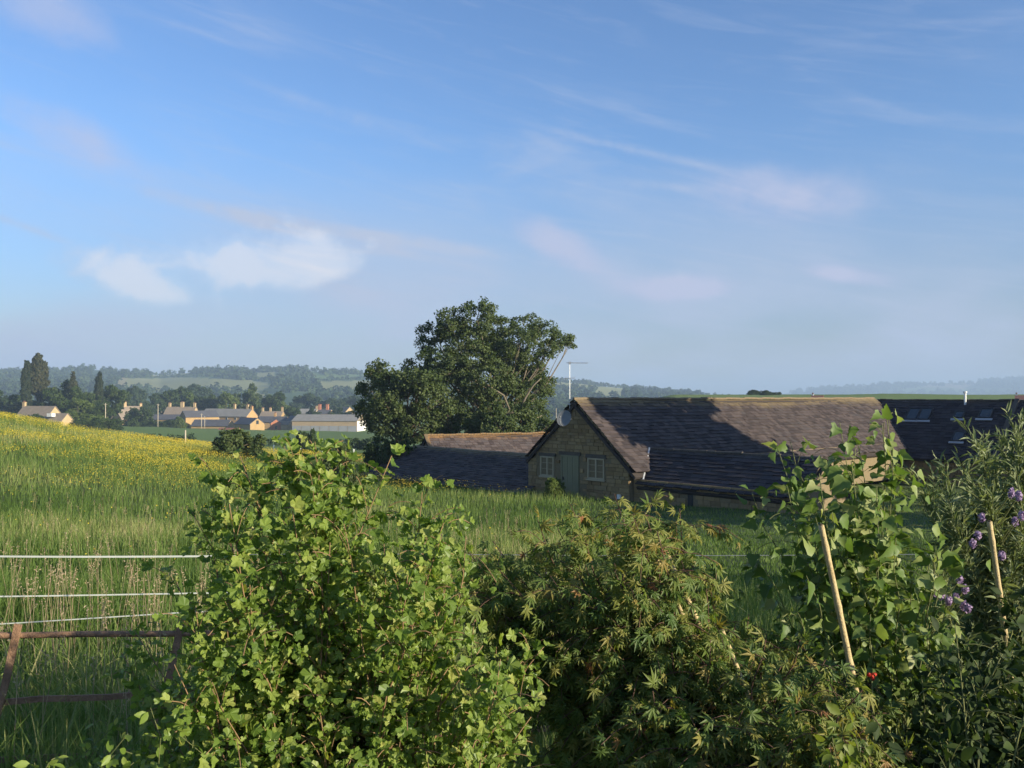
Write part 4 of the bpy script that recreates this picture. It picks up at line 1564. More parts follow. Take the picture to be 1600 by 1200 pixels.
def build_woods():
    """woods, hedges and lone trees on the hills, too far off to tell apart"""
    P = []           # x, y, radius, height
    def row(px0, py0, px1, py1, n, r, jit=1.5):
        for t in np.linspace(0, 1, n):
            P.append((px0 + (px1 - px0) * t + rng.normal(0, jit), py0 + (py1 - py0) * t + rng.normal(0, jit * 0.3), r * rng.uniform(0.7, 1.3)))
    def patch(poly, n, r):
        xs = [q[0] for q in poly]; ys = [q[1] for q in poly]
        k = 0
        while k < n:
            a, b = rng.uniform(min(xs), max(xs)), rng.uniform(min(ys), max(ys))
            if inside_poly(np.array([a]), np.array([b]), poly)[0]:
                P.append((a, b, r * rng.uniform(0.7, 1.3)))
                k += 1
    # woods named by the outline they have on the hillside
    patch([(-80, 575), (40, 576), (185, 578), (185, 604), (60, 612), (-80, 615)], 300, 6.0)
    patch([(185, 582), (235, 582), (235, 590), (190, 592)], 45, 5.5)
    patch([(300, 578), (345, 578), (345, 584), (300, 586)], 30, 6)
    patch([(345, 582), (395, 578), (400, 596), (345, 592)], 70, 7)
    patch([(395, 576), (480, 576), (480, 583), (395, 582)], 70, 6)
    patch([(420, 590), (490, 584), (500, 612), (430, 616)], 60, 6.5)
    patch([(495, 583), (565, 580), (565, 586), (500, 588)], 34, 6.5)
    patch([(180, 608), (420, 612), (420, 624), (180, 622)], 90, 5.5)
    patch([(480, 612), (600, 610), (600, 626), (480, 628)], 60, 5.5)
    patch([(0, 608), (180, 606), (180, 626), (0, 628)], 130, 6)
    patch([(850, 596), (940, 598), (935, 600), (850, 598)], 40, 5)
    patch([(850, 606), (930, 608), (930, 612), (850, 612)], 40, 5)
    patch([(850, 612), (1000, 622), (1000, 650), (850, 660)], 170, 5.5)
    patch([(975, 602), (1060, 608), (1100, 616), (1100, 622), (975, 622)], 150, 6)
    row(850, 594, 1100, 614, 70, 5.5)
    row(200, 591, 330, 588, 26, 4)
    row(330, 588, 430, 597, 18, 4.5)
    row(470, 596, 600, 592, 26, 4.5)
    row(-60, 574, 560, 578, 90, 6, 5)
    row(1080, 618, 1250, 618, 30, 4)
    patch([(1240, 612), (1330, 606), (1440, 600), (1440, 606), (1330, 618), (1240, 620)], 150, 17)
    patch([(1530, 598), (1640, 592), (1640, 608), (1530, 606)], 120, 19)
    row(1240, 611, 1640, 595, 70, 15, 3)
    patch([(1380, 614), (1600, 612), (1600, 624), (1380, 624)], 130, 13)
    # ground points by walking each line of sight over the hills
    V, Fs, vv = [], [], []
    n = 0
    ds = np.concatenate([np.arange(620, 2300, 12.0), np.arange(2300, 6200, 30.0)])
    for (px, py, r) in P:
        X = (px - 800) / F * ds
        Z = terr(X, ds)
        PY = 620 - Z / ds * F
        vis = np.minimum.accumulate(PY)
        k = np.where((PY <= py) & (PY <= vis + 1e-6))[0]
        if not len(k):
            k = [int(np.argmin(np.where(ds < (2200 if px < 1150 else 6200), PY, 1e9)))]
        d = ds[k[0]]
        if r < 10 and d > 2300:
            d = 1950.0
        x = (px - 800) / F * d
        z = float(terr(x, d))
        s = np.array([r, r, r * rng.uniform(0.75, 1.25)])
        k = 46
        dd = ball(k)
        dd[:, 2] = np.abs(dd[:, 2]) * 1.5 - 0.5
        rad = rng.uniform(0.55, 1.05, (k, 1))
        C = np.array([x, d, z + s[2] * 0.5]) + dd * s * rad
        cv, cf = card_mesh(C, dd + np.array([0, 0, 0.3]), r * rng.uniform(0.22, 0.42, k), 0.8, 0.5)
        V.append(cv)
        Fs.append(cf + n)
        vv.append(np.repeat(np.clip(rng.random() * 0.7 + rng.random(k) * 0.3, 0, 1), 4))
        n += len(cv)
    m = pmat('far_woodland', None, 0.95, 0.15, 0.35, 'v', [(0.0, (0.018, 0.034, 0.014)), (0.5, (0.032, 0.054, 0.020)), (1.0, (0.062, 0.086, 0.030))], spec=0.1)
    o = mk('woodland', np.concatenate(V), np.concatenate(Fs), m, attrs={'v': np.concatenate(vv)})
    tag(o, 'distant woods and hedges scattered over the hazy hills', 'woodland', kind='stuff')


build_woods()


def build_big_trees():
    def lobes_px(lst, depth):
        out = []
        for (px, py, r) in lst:
            d = depth + rng.uniform(-3.5, 3.5)
            rm = r / F * d
            out.append((at(px, py, d), np.array([rm, rm * 1.05, rm * 0.9])))
        return out

    def big(name, label, base_px, depth, lst, leaf, n_sub, n_leaf, sub_r, size, trunk_r, bark, bare=(), fork=0.35):
        x = (base_px - 800) / F * depth
        z = float(terr(x, depth)) - 0.2
        base = np.array([x, depth, z])
        lob = lobes_px(lst, depth)
        C, N, W = crown_points(lob, n_sub, n_leaf, sub_r)
        V, Fq = card_mesh(C, N, size * rng.uniform(0.6, 1.35, len(C)))
        v = np.repeat(np.clip(W * 0.55 + rng.random(len(W)) * 0.45, 0, 1), 4)
        t = empty(name, base)
        mk('crown', V - base, Fq, M['f_' + leaf], t, attrs={'v': v})
        top = np.mean([l[0] for l in lob], axis=0)
        f1 = base + (top - base) * np.array([0.5, 0.5, fork])
        f2 = base + (top - base) * np.array([0.9, 0.9, 0.85])
        b = MB()
        b.tube(bez(base, f1, f2, 9, 0.08) - base, np.linspace(trunk_r, trunk_r * 0.35, 9), 9)
        b.build('trunk', M[bark], t, smooth=True)
        for c, r in lob:
            k = rng.uniform(0.15, 0.75)
            st = bez(base, f1, f2, 9)[int(2 + k * 5)]
            mid = (st + c) / 2 + np.array([rng.normal(0, 0.4), rng.normal(0, 0.4), -0.1 * np.linalg.norm(c - st)])
            lm = MB()
            p = bez(st, mid, c, 8, 0.07)
            lm.tube(p - base, np.linspace(trunk_r * 0.34, 0.03, 8), 6)
            for q in range(5):
                a = p[rng.integers(4, 8)]
                e = c + ball(1)[0] * r * 0.85
                lm.tube(bez(a, (a + e) / 2 + rng.normal(0, 0.15, 3), e, 5) - base, np.linspace(0.05, 0.012, 5), 5)
            lm.build('limb', M[bark], t, smooth=True)
        for pts in bare:
            lm = MB()
            P = [at(px, py, depth - 4.2) for (px, py) in pts]
            P = np.array(P) + rng.normal(0, 0.05, (len(P), 3))
            lm.tube(P - base, np.linspace(0.13, 0.04, len(P)), 6)
            lm.build('bare_limb', M['bark'], t, smooth=True)
        tag(t, label, 'tree')

    big('ash_tree', 'tall open crowned tree with pale limbs rising behind the sheds', 775, 80,
        [(745, 498, 36), (705, 505, 30), (675, 522, 24), (662, 543, 14), (720, 528, 36), (770, 515, 30), (735, 556, 38), (690, 565, 34),
         (822, 512, 28), (845, 523, 26), (872, 532, 20), (890, 536, 12), (812, 540, 32), (850, 560, 18), (858, 545, 16), (790, 560, 38), (760, 590, 46), (820, 590, 36),
         (835, 612, 30), (700, 598, 40), (790, 625, 42), (740, 632, 40), (832, 642, 28), (655, 575, 26), (680, 590, 30), (712, 580, 30), (770, 545, 34), (800, 590, 36), (845, 600, 22)],
        'ash', 30, 44, 0.52, 0.105, 0.5, 'bark',
        bare=[[(812, 640), (822, 622), (834, 604), (846, 590)], [(738, 668), (752, 650), (764, 640), (772, 628)], [(790, 652), (800, 645), (812, 655), (818, 662), (845, 650)],
              [(756, 598), (768, 606), (788, 618), (796, 640), (784, 655)]])
    big('oak_tree', 'dense dark rounded tree in front of the tall tree left side', 625, 74,
        [(592, 585, 24), (583, 612, 24), (612, 600, 26), (640, 596, 28), (662, 600, 26), (575, 636, 20), (606, 632, 34), (640, 632, 36), (676, 628, 36), (700, 648, 34),
         (620, 662, 30), (655, 664, 34), (590, 660, 24), (690, 676, 28), (725, 668, 28)],
        'ash', 36, 46, 0.55, 0.11, 0.5, 'bark_dark')
    big('field_maple_tree', 'lower green tree filling the gap between tall tree and barn gable', 800, 72,
        [(752, 662, 26), (782, 668, 26), (812, 664, 26), (840, 668, 20), (770, 646, 22), (822, 648, 18), (855, 668, 14)],
        'ash', 40, 50, 0.5, 0.105, 0.3, 'bark_dark')


build_big_trees()


# ------------------------------------------------------------------ poles in the valley
def build_poles():
    def pole(lab, px, depth, top_py, r=0.13, arm=False, z0=None):
        x = (px - 800) / F * depth
        z = float(terr(x, depth)) - 0.3 if z0 is None else z0
        h = float(at(px, top_py, depth)[2]) - z
        p = empty('pole', (x, depth, z))
        MB().tube([(0, 0, 0), (0.01, 0, h * 0.5), (0, 0, h)], [r, r * 0.9, r * 0.75], 8).build('post', M['pole'], p, smooth=True)
        if arm:
            MB().box((0, 0, h - 0.4), (1.3, 0.1, 0.12)).build('crossarm', M['pole'], p)
        tag(p, lab, 'pole')
    pole('pale timber pole standing at the edge of the buttercup meadow', 290, 118, 672, 0.12)
    pole('thin pole beside the small slender bush in the pasture', 488, 130, 670, 0.14)
    pole('telegraph pole in front of the dark trees right of the cottage', 165, 310, 630, 0.16, True)
    pole('telegraph pole in front of the slate range', 247, 385, 631, 0.18, True)
    pole('telegraph pole in front of the low slate barn', 315, 380, 646, 0.16, True)
    pole('second telegraph pole in front of the low slate barn', 320, 378, 650, 0.14)
    pole('short thin pole between the big tree and the barn gable', 869, 70, 638, 0.03)
    for i, (px, lab) in enumerate([(428, 'first'), (470, 'second'), (504, 'third'), (553, 'fourth')]):
        d = 100
        x = (px - 800) / F * d
        z = float(terr(x, d)) - 0.1
        s = empty('fence_stake', (x, d, z))
        MB().tube([(0, 0, 0), (0, 0, 1.15)], [0.05, 0.05], 6).build('stake', M['white'], s)
        MB().tube([(0, 0, 1.15), (0, 0, 1.3)], [0.085, 0.06], 6).build('insulator', M['white'], s)
        tag(s, lab + ' white fence stake from the timber pole in the pasture', 'fence stake', 'white stakes in the pasture')


build_poles()


# ------------------------------------------------------------------ meadow
def blades(X, Y, h, w, seg=2, lean=0.35, v=None, droop=0.5):
    """grass blades rooted on the ground at X, Y"""
    n = len(X)
    Z = terr(X, Y)
    base = np.stack([X, Y, Z - 0.02], -1)
    a = rng.uniform(0, 2 * PI, n)
    side = np.stack([np.cos(a), np.sin(a), np.zeros(n)], -1)
    b = rng.uniform(0, 2 * PI, n)
    ld = np.stack([np.cos(b), np.sin(b), np.zeros(n)], -1) * (np.abs(rng.normal(0, lean, n)) * h)[:, None]
    h = np.broadcast_to(h, (n,))
    w = np.broadcast_to(w, (n,))
    up = np.array([0, 0, 1.0])
    P = []
    if seg == 1:
        P = [base - side * w[:, None] / 2, base + side * w[:, None] / 2, base + up * (h * 0.97)[:, None] + ld]
        V = np.stack(P, 1).reshape(-1, 3)
        Fs = [np.arange(n * 3).reshape(-1, 3)]
        k = 3
    else:
        m1 = base + up * (h * 0.55)[:, None] + ld * 0.28
        t = base + up * (h * (1 - droop * 0.18))[:, None] + ld
        P = [base - side * w[:, None] / 2, base + side * w[:, None] / 2, m1 - side * w[:, None] * 0.42, m1 + side * w[:, None] * 0.42, t]
        V = np.stack(P, 1).reshape(-1, 3)
        i = np.arange(n)[:, None] * 5
        Fs = [i + np.array([[0, 1, 3, 2]]), i + np.array([[2, 3, 4]])]
        k = 5
    if v is None:
        v = rng.random(n)
    return V, Fs, np.repeat(v, k)


def in_buildings(X, Y):
    q = np.stack([X - GM[0], Y - GM[1]], -1)
    u = q @ DD[:2]
    w = q @ RD[:2]
    barn = (np.abs(u) < 3.5) & (w > -0.05) & (w < 31)
    wing = (u > 3) & (u < 11.8) & (w > 0.2) & (w < 4.2)
    rng3 = (w > 26.3) & (w < 35) & (u > -4) & (u < 18)
    tl = np.stack([X + 6.3, Y - 58.0], -1)
    u2, w2 = tl @ DD[:2], tl @ RD[:2]
    low = (u2 > -0.3) & (u2 < 15.3) & (w2 > -4.4) & (w2 < 6)
    hidden = (w > 0.5) & (u < 3.4) & (u > -60) & (X > -4)
    return barn | wing | rng3 | low | hidden


def build_meadow():
    parts = []

    def band(y0, y1, dens, h, w, seg, xl=-0.66, xr=0.62, hv=0.35, vbias=0.0, extra=1.0):
        area = (xr - xl) * (y1 * y1 - y0 * y0) / 2 + 3 * (y1 - y0)
        n = int(area * dens)
        Y = np.sqrt(rng.uniform(y0 * y0, y1 * y1, n))
        X = rng.uniform(xl, xr, n) * Y + rng.uniform(-1.5, 1.5, n) * 0.6
        # tufts: keep more where the patch noise is high
        keep = rng.random(n) < 0.55 + 0.6 * vnoise(X * 1.7, Y * 1.7, 2.0)
        keep &= ~in_buildings(X, Y)
        X, Y = X[keep], Y[keep]
        n = len(X)
        tall = 0.55 + 0.6 * vnoise(X / 3.1, Y / 3.1, 4.0) + 0.5 * vnoise(X / 0.8, Y / 0.8, 9.0)
        short = 1 - 0.72 * sst(X, 1.0, 5.0) * sst(Y, 6, 12)
        hh = h * tall * short * rng.uniform(1 - hv, 1 + hv, n)
        # colour drifts with the patches: greener low, straw towards the brow
        pz = vnoise(X / 5.0, Y / 7.0, 8.0) * 0.5 + vnoise(X / 1.3, Y / 1.7, 1.0) * 0.3
        brow = 0.22 * sst(Y, 28, 60) * sst(-X, -2, 12)
        v = np.clip(pz * 1.6 - 0.2 + rng.normal(0, 0.19, n) + brow + vbias, 0, 1)
        V, Fs, vv = blades(X, Y, hh, w * rng.uniform(0.7, 1.3, n), seg, 0.3, v)
        parts.append((V, Fs, vv))

    band(2.6, 3.35, 420, 0.26, 0.008, 2, -0.78, -0.30)
    band(3.35, 6.5, 620, 0.50, 0.009, 2, -0.72, 0.10)
    band(3.35, 6.5, 160, 0.40, 0.009, 2, 0.10, 0.7)
    band(6.5, 13, 330, 0.46, 0.011, 2, -0.68, 0.60)
    band(13, 26, 150, 0.40, 0.016, 2, -0.66, 0.60)
    band(26, 48, 62, 0.36, 0.028, 1, -0.66, 0.50)
    band(48, 78, 42, 0.50, 0.045, 1, -0.68, -0.02)
    # coarse bent blades near the fence
    for (y0, y1, n, h, w) in ((3.3, 6.0, 2600, 0.62, 0.012), (2.75, 3.9, 600, 0.38, 0.010)):
        Y = rng.uniform(y0, y1, n)
        X = rng.uniform(-0.72, -0.12, n) * Y
        parts.append(blades(X, Y, h * rng.uniform(0.6, 1.35, n), w * rng.uniform(0.6, 1.4, n), 2, 0.5, np.clip(rng.normal(0.72, 0.16, n), 0, 1)))
    V, F4, F3, vv = [], [], [], []
    n = 0
    for (v, fs, a) in parts:
        for f in fs:
            (F4 if f.shape[1] == 4 else F3).append(f + n)
        V.append(v)
        vv.append(a)
        n += len(v)
    g = mk('grass', np.concatenate(V), [np.concatenate(F4), np.concatenate(F3)], M['grass'], attrs={'v': np.concatenate(vv)})
    tag(g, 'long meadow grass covering the sloping field', 'grass', kind='stuff')

    # buttercups: small cupped heads of five petals on thin stalks
    n = 230000
    Y = np.sqrt(rng.uniform(9 ** 2, 80 ** 2, n))
    X = rng.uniform(-0.70, 0.06, n) * Y
    d = vnoise(X / 4.2, Y / 6.0, 6.0) * 0.6 + vnoise(X / 1.1, Y / 1.6, 7.0) * 0.4
    pr = 0.55 * sst(d, 0.42, 0.80) * (0.05 + 0.95 * sst(Y, 16, 46)) * sst(-X, -1.5, 8) + 0.46 * sst(Y, 42, 58) * sst(-X, 5, 18) * sst(d, 0.2, 0.6)
    keep = (rng.random(n) < pr) & ~in_buildings(X, Y)
    X, Y = X[keep], Y[keep]
    n = len(X)
    Z = terr(X, Y) + rng.uniform(0.42, 0.74, n)
    C = np.stack([X, Y, Z], -1)
    r = 0.0145 * rng.uniform(0.7, 1.3, n) * (1 + 0.35 * sst(Y, 30, 60))
    N = unit(np.array([0.0, -0.25, 0.9]) + rng.normal(0, 0.35, (n, 3)))
    t = unit(np.cross(N, np.array([1.0, 0.2, 0.1])))
    b = np.cross(N, t)
    P = [C - N * (r * 0.5)[:, None]]
    for k in range(5):
        a = k * 2 * PI / 5
        P.append(C + (t * math.cos(a) + b * math.sin(a)) * r[:, None] + N * (r * 0.15)[:, None])
    V = np.stack(P, 1).reshape(-1, 3)
    i = np.arange(n)[:, None] * 6
    Fs = np.concatenate([i + np.array([[0, 1 + k, 1 + (k + 1) % 5]]) for k in range(5)])
    o = mk('buttercups', V, Fs, M['buttercup'], attrs={'v': np.repeat(rng.random(n), 6)})
    tag(o, 'yellow buttercups thick along the brow of the meadow', 'flowers', kind='stuff')

    # tall flowering grasses close by, with pale feathery heads
    hb = MB()
    V_, F_, v_ = [], [], []
    n0 = 0
    for q in range(420):
        Yq = rng.uniform(3.5, 8.5) if q < 130 else rng.uniform(8.5, 24)
        Xq = rng.uniform(-0.66, -0.30 if q < 130 else 0.15) * Yq
        z = float(terr(Xq, Yq))
        hgt = rng.uniform(0.75, 1.1)
        tip = np.array([Xq + rng.normal(0, 0.12), Yq + rng.normal(0, 0.1), z + hgt])
        p0 = np.array([Xq, Yq, z])
        path = bez(p0, (p0 + tip) / 2 + np.array([0, 0, 0.12]), tip, 6)
        Vt, Ft, _ = tube(path, 0.0016, 3, False)
        V_.append(Vt); F_.append(Ft + n0); v_.append(np.full(len(Vt), rng.random())); n0 += len(Vt)
        k = 26
        tt = rng.uniform(0.80, 1.0, k)
        C = p0 + (path[-1] - p0) * 0
        C = np.array([path[-1] + (path[-2] - path[-1]) * (1 - t_) * 4.0 for t_ in tt]) + rng.normal(0, 0.014, (k, 3))
        cv, cf = card_mesh(C, rng.normal(0, 1, (k, 3)), 0.007 * rng.uniform(0.7, 1.5, k), 0.4, 0.3)
        V_.append(cv); F_.append(cf + n0); v_.append(np.repeat(rng.random(k), 4)); n0 += len(cv)
    o = mk('flowering_grass', np.concatenate(V_), np.concatenate(F_), M['straw'], attrs={'v': np.concatenate(v_)})
    tag(o, 'tall pale flowering grasses behind the rusty fence', 'grass', kind='stuff')


build_meadow()


# ------------------------------------------------------------------ fences
def bar(P, w, t, up=UP):
    """flat bar through points P, w high and t thick"""
    P = np.asarray(P, float)
    T = unit(np.gradient(P, axis=0))
    A = unit(up - T * (T @ up)[:, None])
    B = np.cross(T, A)
    V = np.stack([P + A * w / 2 + B * t / 2, P - A * w / 2 + B * t / 2, P - A * w / 2 - B * t / 2, P + A * w / 2 - B * t / 2], 1).reshape(-1, 3)
    n = len(P)
    Fq = []
    for i in range(n - 1):
        for k in range(4):
            Fq.append([i * 4 + k, i * 4 + (k + 1) % 4, i * 4 + 4 + (k + 1) % 4, i * 4 + 4 + k])
    Fq.append([3, 2, 1, 0])
    Fq.append([n * 4 - 4, n * 4 - 3, n * 4 - 2, n * 4 - 1])
    return V, np.array(Fq)


def build_fences():
    fy = lambda px: 3.90 + 0.34 * (px - 0) / 800.0
    base = np.array([-2.0, 3.95, -2.05])
    f = empty('estate_fence', base)
    rails = [[(-160, 993), (0, 992), (290, 990), (560, 980), (840, 966), (1050, 958)],
             [(-160, 1104), (0, 1097), (210, 1085), (560, 1066), (1000, 1046)],
             [(-160, 1196), (0, 1188), (130, 1180), (560, 1152), (1000, 1132)],
             [(-160, 1300), (0, 1290), (560, 1245), (1000, 1220)]]
    for k, pts in enumerate(rails):
        px = np.linspace(-160, pts[-1][0], 22)
        py = np.interp(px, [p[0] for p in pts], [p[1] for p in pts])
        P = np.array([at(a, b, fy(a)) for a, b in zip(px, py)])
        P[:, 2] += rng.normal(0, 0.0025, len(P))
        P[:, 1] += rng.normal(0, 0.003, len(P))
        if k == 0:
            Vt, Ft, Fc = tube(P - base, 0.0135, 8)
            mk('rail', Vt, [Ft, np.array(Fc)], M['rust'], f, smooth=True)
        else:
            V, Fq = bar(P - base, 0.026, 0.010)
            mk('rail', V, Fq, M['rust'], f)
    for (x0, y0, x1, y1) in ((30, 976, -42, 1268), (284, 970, 222, 1262), (560, 966, 520, 1240), (820, 950, 800, 1220)):
        d = fy(x0)
        a = at(x0, y0, d - 0.014)
        b = at(x1, y1, d - 0.05)
        b = a + (b - a) * ((-2.2 - a[2]) / (b[2] - a[2]))
        P = np.linspace(a, b, 6) + rng.normal(0, 0.003, (6, 3))
        V, Fq = bar(P - base, 0.031, 0.011, np.array([1.0, 0.1, 0]))
        mk('post', V, Fq, M['rust'], f)
    tag(f, 'rusty iron estate fence with round top rail and leaning posts', 'fence')

    # white electric fence tapes further out
    Yt = 6.5
    b0 = np.array([-5.2, Yt, float(terr(-5.2, Yt))])
    t = empty('tape_fence', b0)
    for k, (pyl, pym, pyr, w, xe) in enumerate(((869, 868, 867, 0.013, -1.95), (931, 926, 915, 0.010, -1.95), (974, 955, 940, 0.008, -1.95))):
        xs = np.linspace(-5.2, xe, 50)
        px = 800 + F * xs / Yt
        py = np.interp(px, [-300, 0, 300, 1200, 1950], [pyl, pyl, pym, pyr, pyr]) + 1.6 * np.sin((px + 60 * k) / 170.0)
        P = np.array([at(a, b, Yt) for a, b in zip(px, py)])
        P[:, 1] += 0.01 * np.sin(xs * 2.2 + k)
        ww = w * np.clip(1.0 - 0.2 * (xs + 2.2), 0.22, 1.0)
        V, Fq = bar(P - b0, w, 0.0022)
        A_ = (P - b0)[:, None, :]
        V = (A_ + (V.reshape(len(P), 4, 3) - A_) * (ww / w)[:, None, None]).reshape(-1, 3)
        mk('tape', V, Fq, M['tape'], t)
    xs = np.linspace(-1.95, 5.4, 40)
    P = np.array([at(800 + F * x_ / Yt, 867 + 1.2 * math.sin(x_ * 1.3), Yt) for x_ in xs])
    Vt, Ft, Fc = tube(P - b0, 0.0018, 4)
    mk('wire', Vt, [Ft, np.array(Fc)], M['metal'], t)
    for x in (-5.2, -1.95, 0.25, 5.4):
        z = float(terr(x, Yt))
        p = MB().tube([(x - b0[0], 0.014, z - b0[2] - 0.1), (x - b0[0], 0.014, -1.10 - b0[2])], [0.009, 0.008], 6)
        p.build('stake', M['black'], t)
    tag(t, 'electric fence of white tapes across the meadow', 'fence')


build_fences()


# ------------------------------------------------------------------ canes
def build_canes():
    def cane(lab, p0, p1, d0, d1, r=0.0105):
        a = at(p0[0], p0[1], d0)
        b = at(p1[0], p1[1], d1)
        g = float(terr(b[0], b[1]))
        b = a + (b - a) * ((g - 0.1 - a[2]) / (b[2] - a[2]))
        L = np.linalg.norm(b - a)
        n = int(L / 0.02) + 2
        t = np.linspace(0, 1, n)
        P = a + (b - a) * t[:, None]
        P[:, 0] += 0.008 * np.sin(t * PI * 1.3)
        rr = np.full(n, r) * np.linspace(0.85, 1.15, n)
        node = (np.arange(n) % 8) == 3
        rr[node] *= 1.18
        c = empty('bamboo_cane', b)
        Vt, Ft, Fc = tube(P - b, rr, 9)
        mk('cane', Vt, [Ft, np.array(Fc)], M['cane'], c, smooth=True)
        Vt, Ft, Fc = tube([a - b + np.array([0, 0, 0.0]), a - b + unit(a - b) * 0.004], [r * 0.5, r * 0.5], 8)
        mk('hollow_end', Vt, [Ft, np.array(Fc)], M['bark_dark'], c)
        tag(c, lab, 'cane', 'bamboo plant canes')
    cane('long bamboo cane leaning across the big leaved sapling', (1283, 821), (1330, 1065), 2.35, 2.35, 0.0092)
    cane('bamboo cane standing in front of the lilac flowered shrub', (1546, 815), (1560, 930), 2.72, 2.72, 0.0092)
    cane('bamboo cane top poking out of the maple crown', (1030, 842), (1142, 1092), 2.72, 2.52, 0.009)
    cane('second bamboo cane just left behind the cane in the maple', (1021, 862), (1126, 1100), 2.80, 2.56, 0.0075)
    cane('third bamboo cane right of the pair inside the maple', (1128, 985), (1176, 1110), 2.46, 2.42, 0.0075)


build_canes()


# ------------------------------------------------------------------ foreground shrubs
def leaf_template(kind, var):
    """flat leaf one unit long: base at the origin, tip along +y, upper face +z"""
    r_ = np.random.default_rng(100 + var)
    if kind == 'currant':          # palmate, three to five toothed lobes
        out = []
        lob = [(-2.5, 0.34), (-1.95, 0.42), (-1.62, 0.40), (-1.28, 0.60), (-0.98, 0.58), (-0.66, 0.46), (-0.40, 0.62), (-0.16, 0.66), (0.0, 0.74), (0.16, 0.66), (0.40, 0.62), (0.66, 0.46), (0.98, 0.58), (1.28, 0.60), (1.62, 0.40), (1.95, 0.42), (2.5, 0.34)]
        for a, r in lob:
            a += r_.normal(0, 0.05)
            r *= r_.uniform(0.9, 1.1)
            out.append((math.sin(a) * r, 0.32 + math.cos(a) * r * 0.92))
        out.append((0.0, 0.06))
        c = (0.0, 0.30)
        V = [c] + out
        Fs = [[0, i, i % len(out) + 1] for i in range(1, len(out) + 1)]
        V = np.array([(x, y, 0.0) for x, y in V])
        V[:, 2] = 0.34 * np.abs(V[:, 0]) - 0.40 * (V[:, 1] - 0.3) ** 2 * np.sign(V[:, 1] - 0.3) + r_.normal(0, 0.055, len(V))
        return V, np.array(Fs)
    if kind == 'maple':            # seven narrow drooping fingers
        V, Fs = [], []
        for a, L in ((-2.1, 0.42), (-1.35, 0.72), (-0.66, 0.92), (0.0, 1.0), (0.66, 0.92), (1.35, 0.72), (2.1, 0.42)):
            a += r_.normal(0, 0.06)
            L *= r_.uniform(0.9, 1.08)
            d = np.array([math.sin(a), math.cos(a), 0])
            s = np.array([math.cos(a), -math.sin(a), 0])
            w = 0.105 * (0.7 + 0.3 * L)
            dr = r_.uniform(0.18, 0.5)
            n = len(V)
            z = lambda t: -dr * t * t * L
            V += [d * 0.04 * L - s * 0.03, d * 0.04 * L + s * 0.03,
                  d * 0.45 * L + s * w + np.array([0, 0, z(0.45) + 0.03]), d * 0.45 * L + np.array([0, 0, z(0.45) - 0.015]), d * 0.45 * L - s * w + np.array([0, 0, z(0.45) + 0.03]),
                  d * L + np.array([0, 0, z(1.0)])]
            Fs += [[n, n + 3, n + 4], [n, n + 1, n + 3], [n + 1, n + 2, n + 3], [n + 3, n + 2, n + 5], [n + 4, n + 3, n + 5]]
        V = np.array(V)
        V[:, 1] += 0.06
        return V, np.array(Fs)
    if kind == 'broad':            # broad triangular leaf with shallow shoulders
        out = [(0.0, 0.0), (0.20, -0.02), (0.36, 0.10), (0.46, 0.32), (0.27, 0.44), (0.24, 0.60), (0.10, 0.80), (0.0, 1.0)]
        V, Fs = [], []
        mid = [(0.0, y) for y in (0.0, 0.02, 0.12, 0.26, 0.46, 0.62, 0.82, 1.0)]
        V = [(0, y, 0) for _, y in mid]
        nr = len(V)
        for sg in (1, -1):
            n = len(V)
            for (x, y) in out[1:-1]:
                V.append((sg * x * r_.uniform(0.92, 1.08), y + r_.normal(0, 0.015), 0.0))
            m = len(out) - 2
            for i in range(m - 1):
                f = [1 + i, n + i, n + i + 1, 2 + i]
                Fs.append([f[0], f[1], f[2]] if sg > 0 else [f[2], f[1], f[0]])
                Fs.append([f[0], f[2], f[3]] if sg > 0 else [f[3], f[2], f[0]])
            Fs.append([0, n, 1] if sg > 0 else [1, n, 0])
            Fs.append([6, n + m - 1, 7] if sg > 0 else [7, n + m - 1, 6])
        V = np.array(V, float)
        bend = r_.uniform(0.15, 0.5)
        V[:, 2] = 0.42 * np.abs(V[:, 0]) - bend * V[:, 1] ** 2 + 0.03 * np.sin(V[:, 1] * 16) * np.abs(V[:, 0]) * 3
        return V, np.array(Fs)
    if kind == 'oval':             # plain oval leaf
        V = [(0, 0, 0), (0.2, 0.22, 0.05), (0.27, 0.5, 0.06), (0.16, 0.8, 0.02), (0, 1.0, -0.1), (-0.16, 0.8, 0.02), (-0.27, 0.5, 0.06), (-0.2, 0.22, 0.05), (0, 0.5, -0.01)]
        Fs = [[8, i, (i + 1) % 8] for i in range(8)]
        return np.array(V, float), np.array(Fs)
    # narrow willow-like leaf
    V = [(0, 0, 0), (0.078, 0.28, 0.03), (0.07, 0.62, 0.0), (0, 1.0, -0.18), (-0.07, 0.62, 0.0), (-0.078, 0.28, 0.03), (0, 0.45, -0.012)]
    Fs = [[6, i, (i + 1) % 6] for i in range(6)]
    return np.array(V, float), np.array(Fs)


def leaf_frames(D, N):
    """rotation matrices with y along D and z about N"""
    y = unit(D)
    z = unit(N - y * np.sum(N * y, -1, keepdims=True))
    x = np.cross(y, z)
    return np.stack([x, y, z], -1)


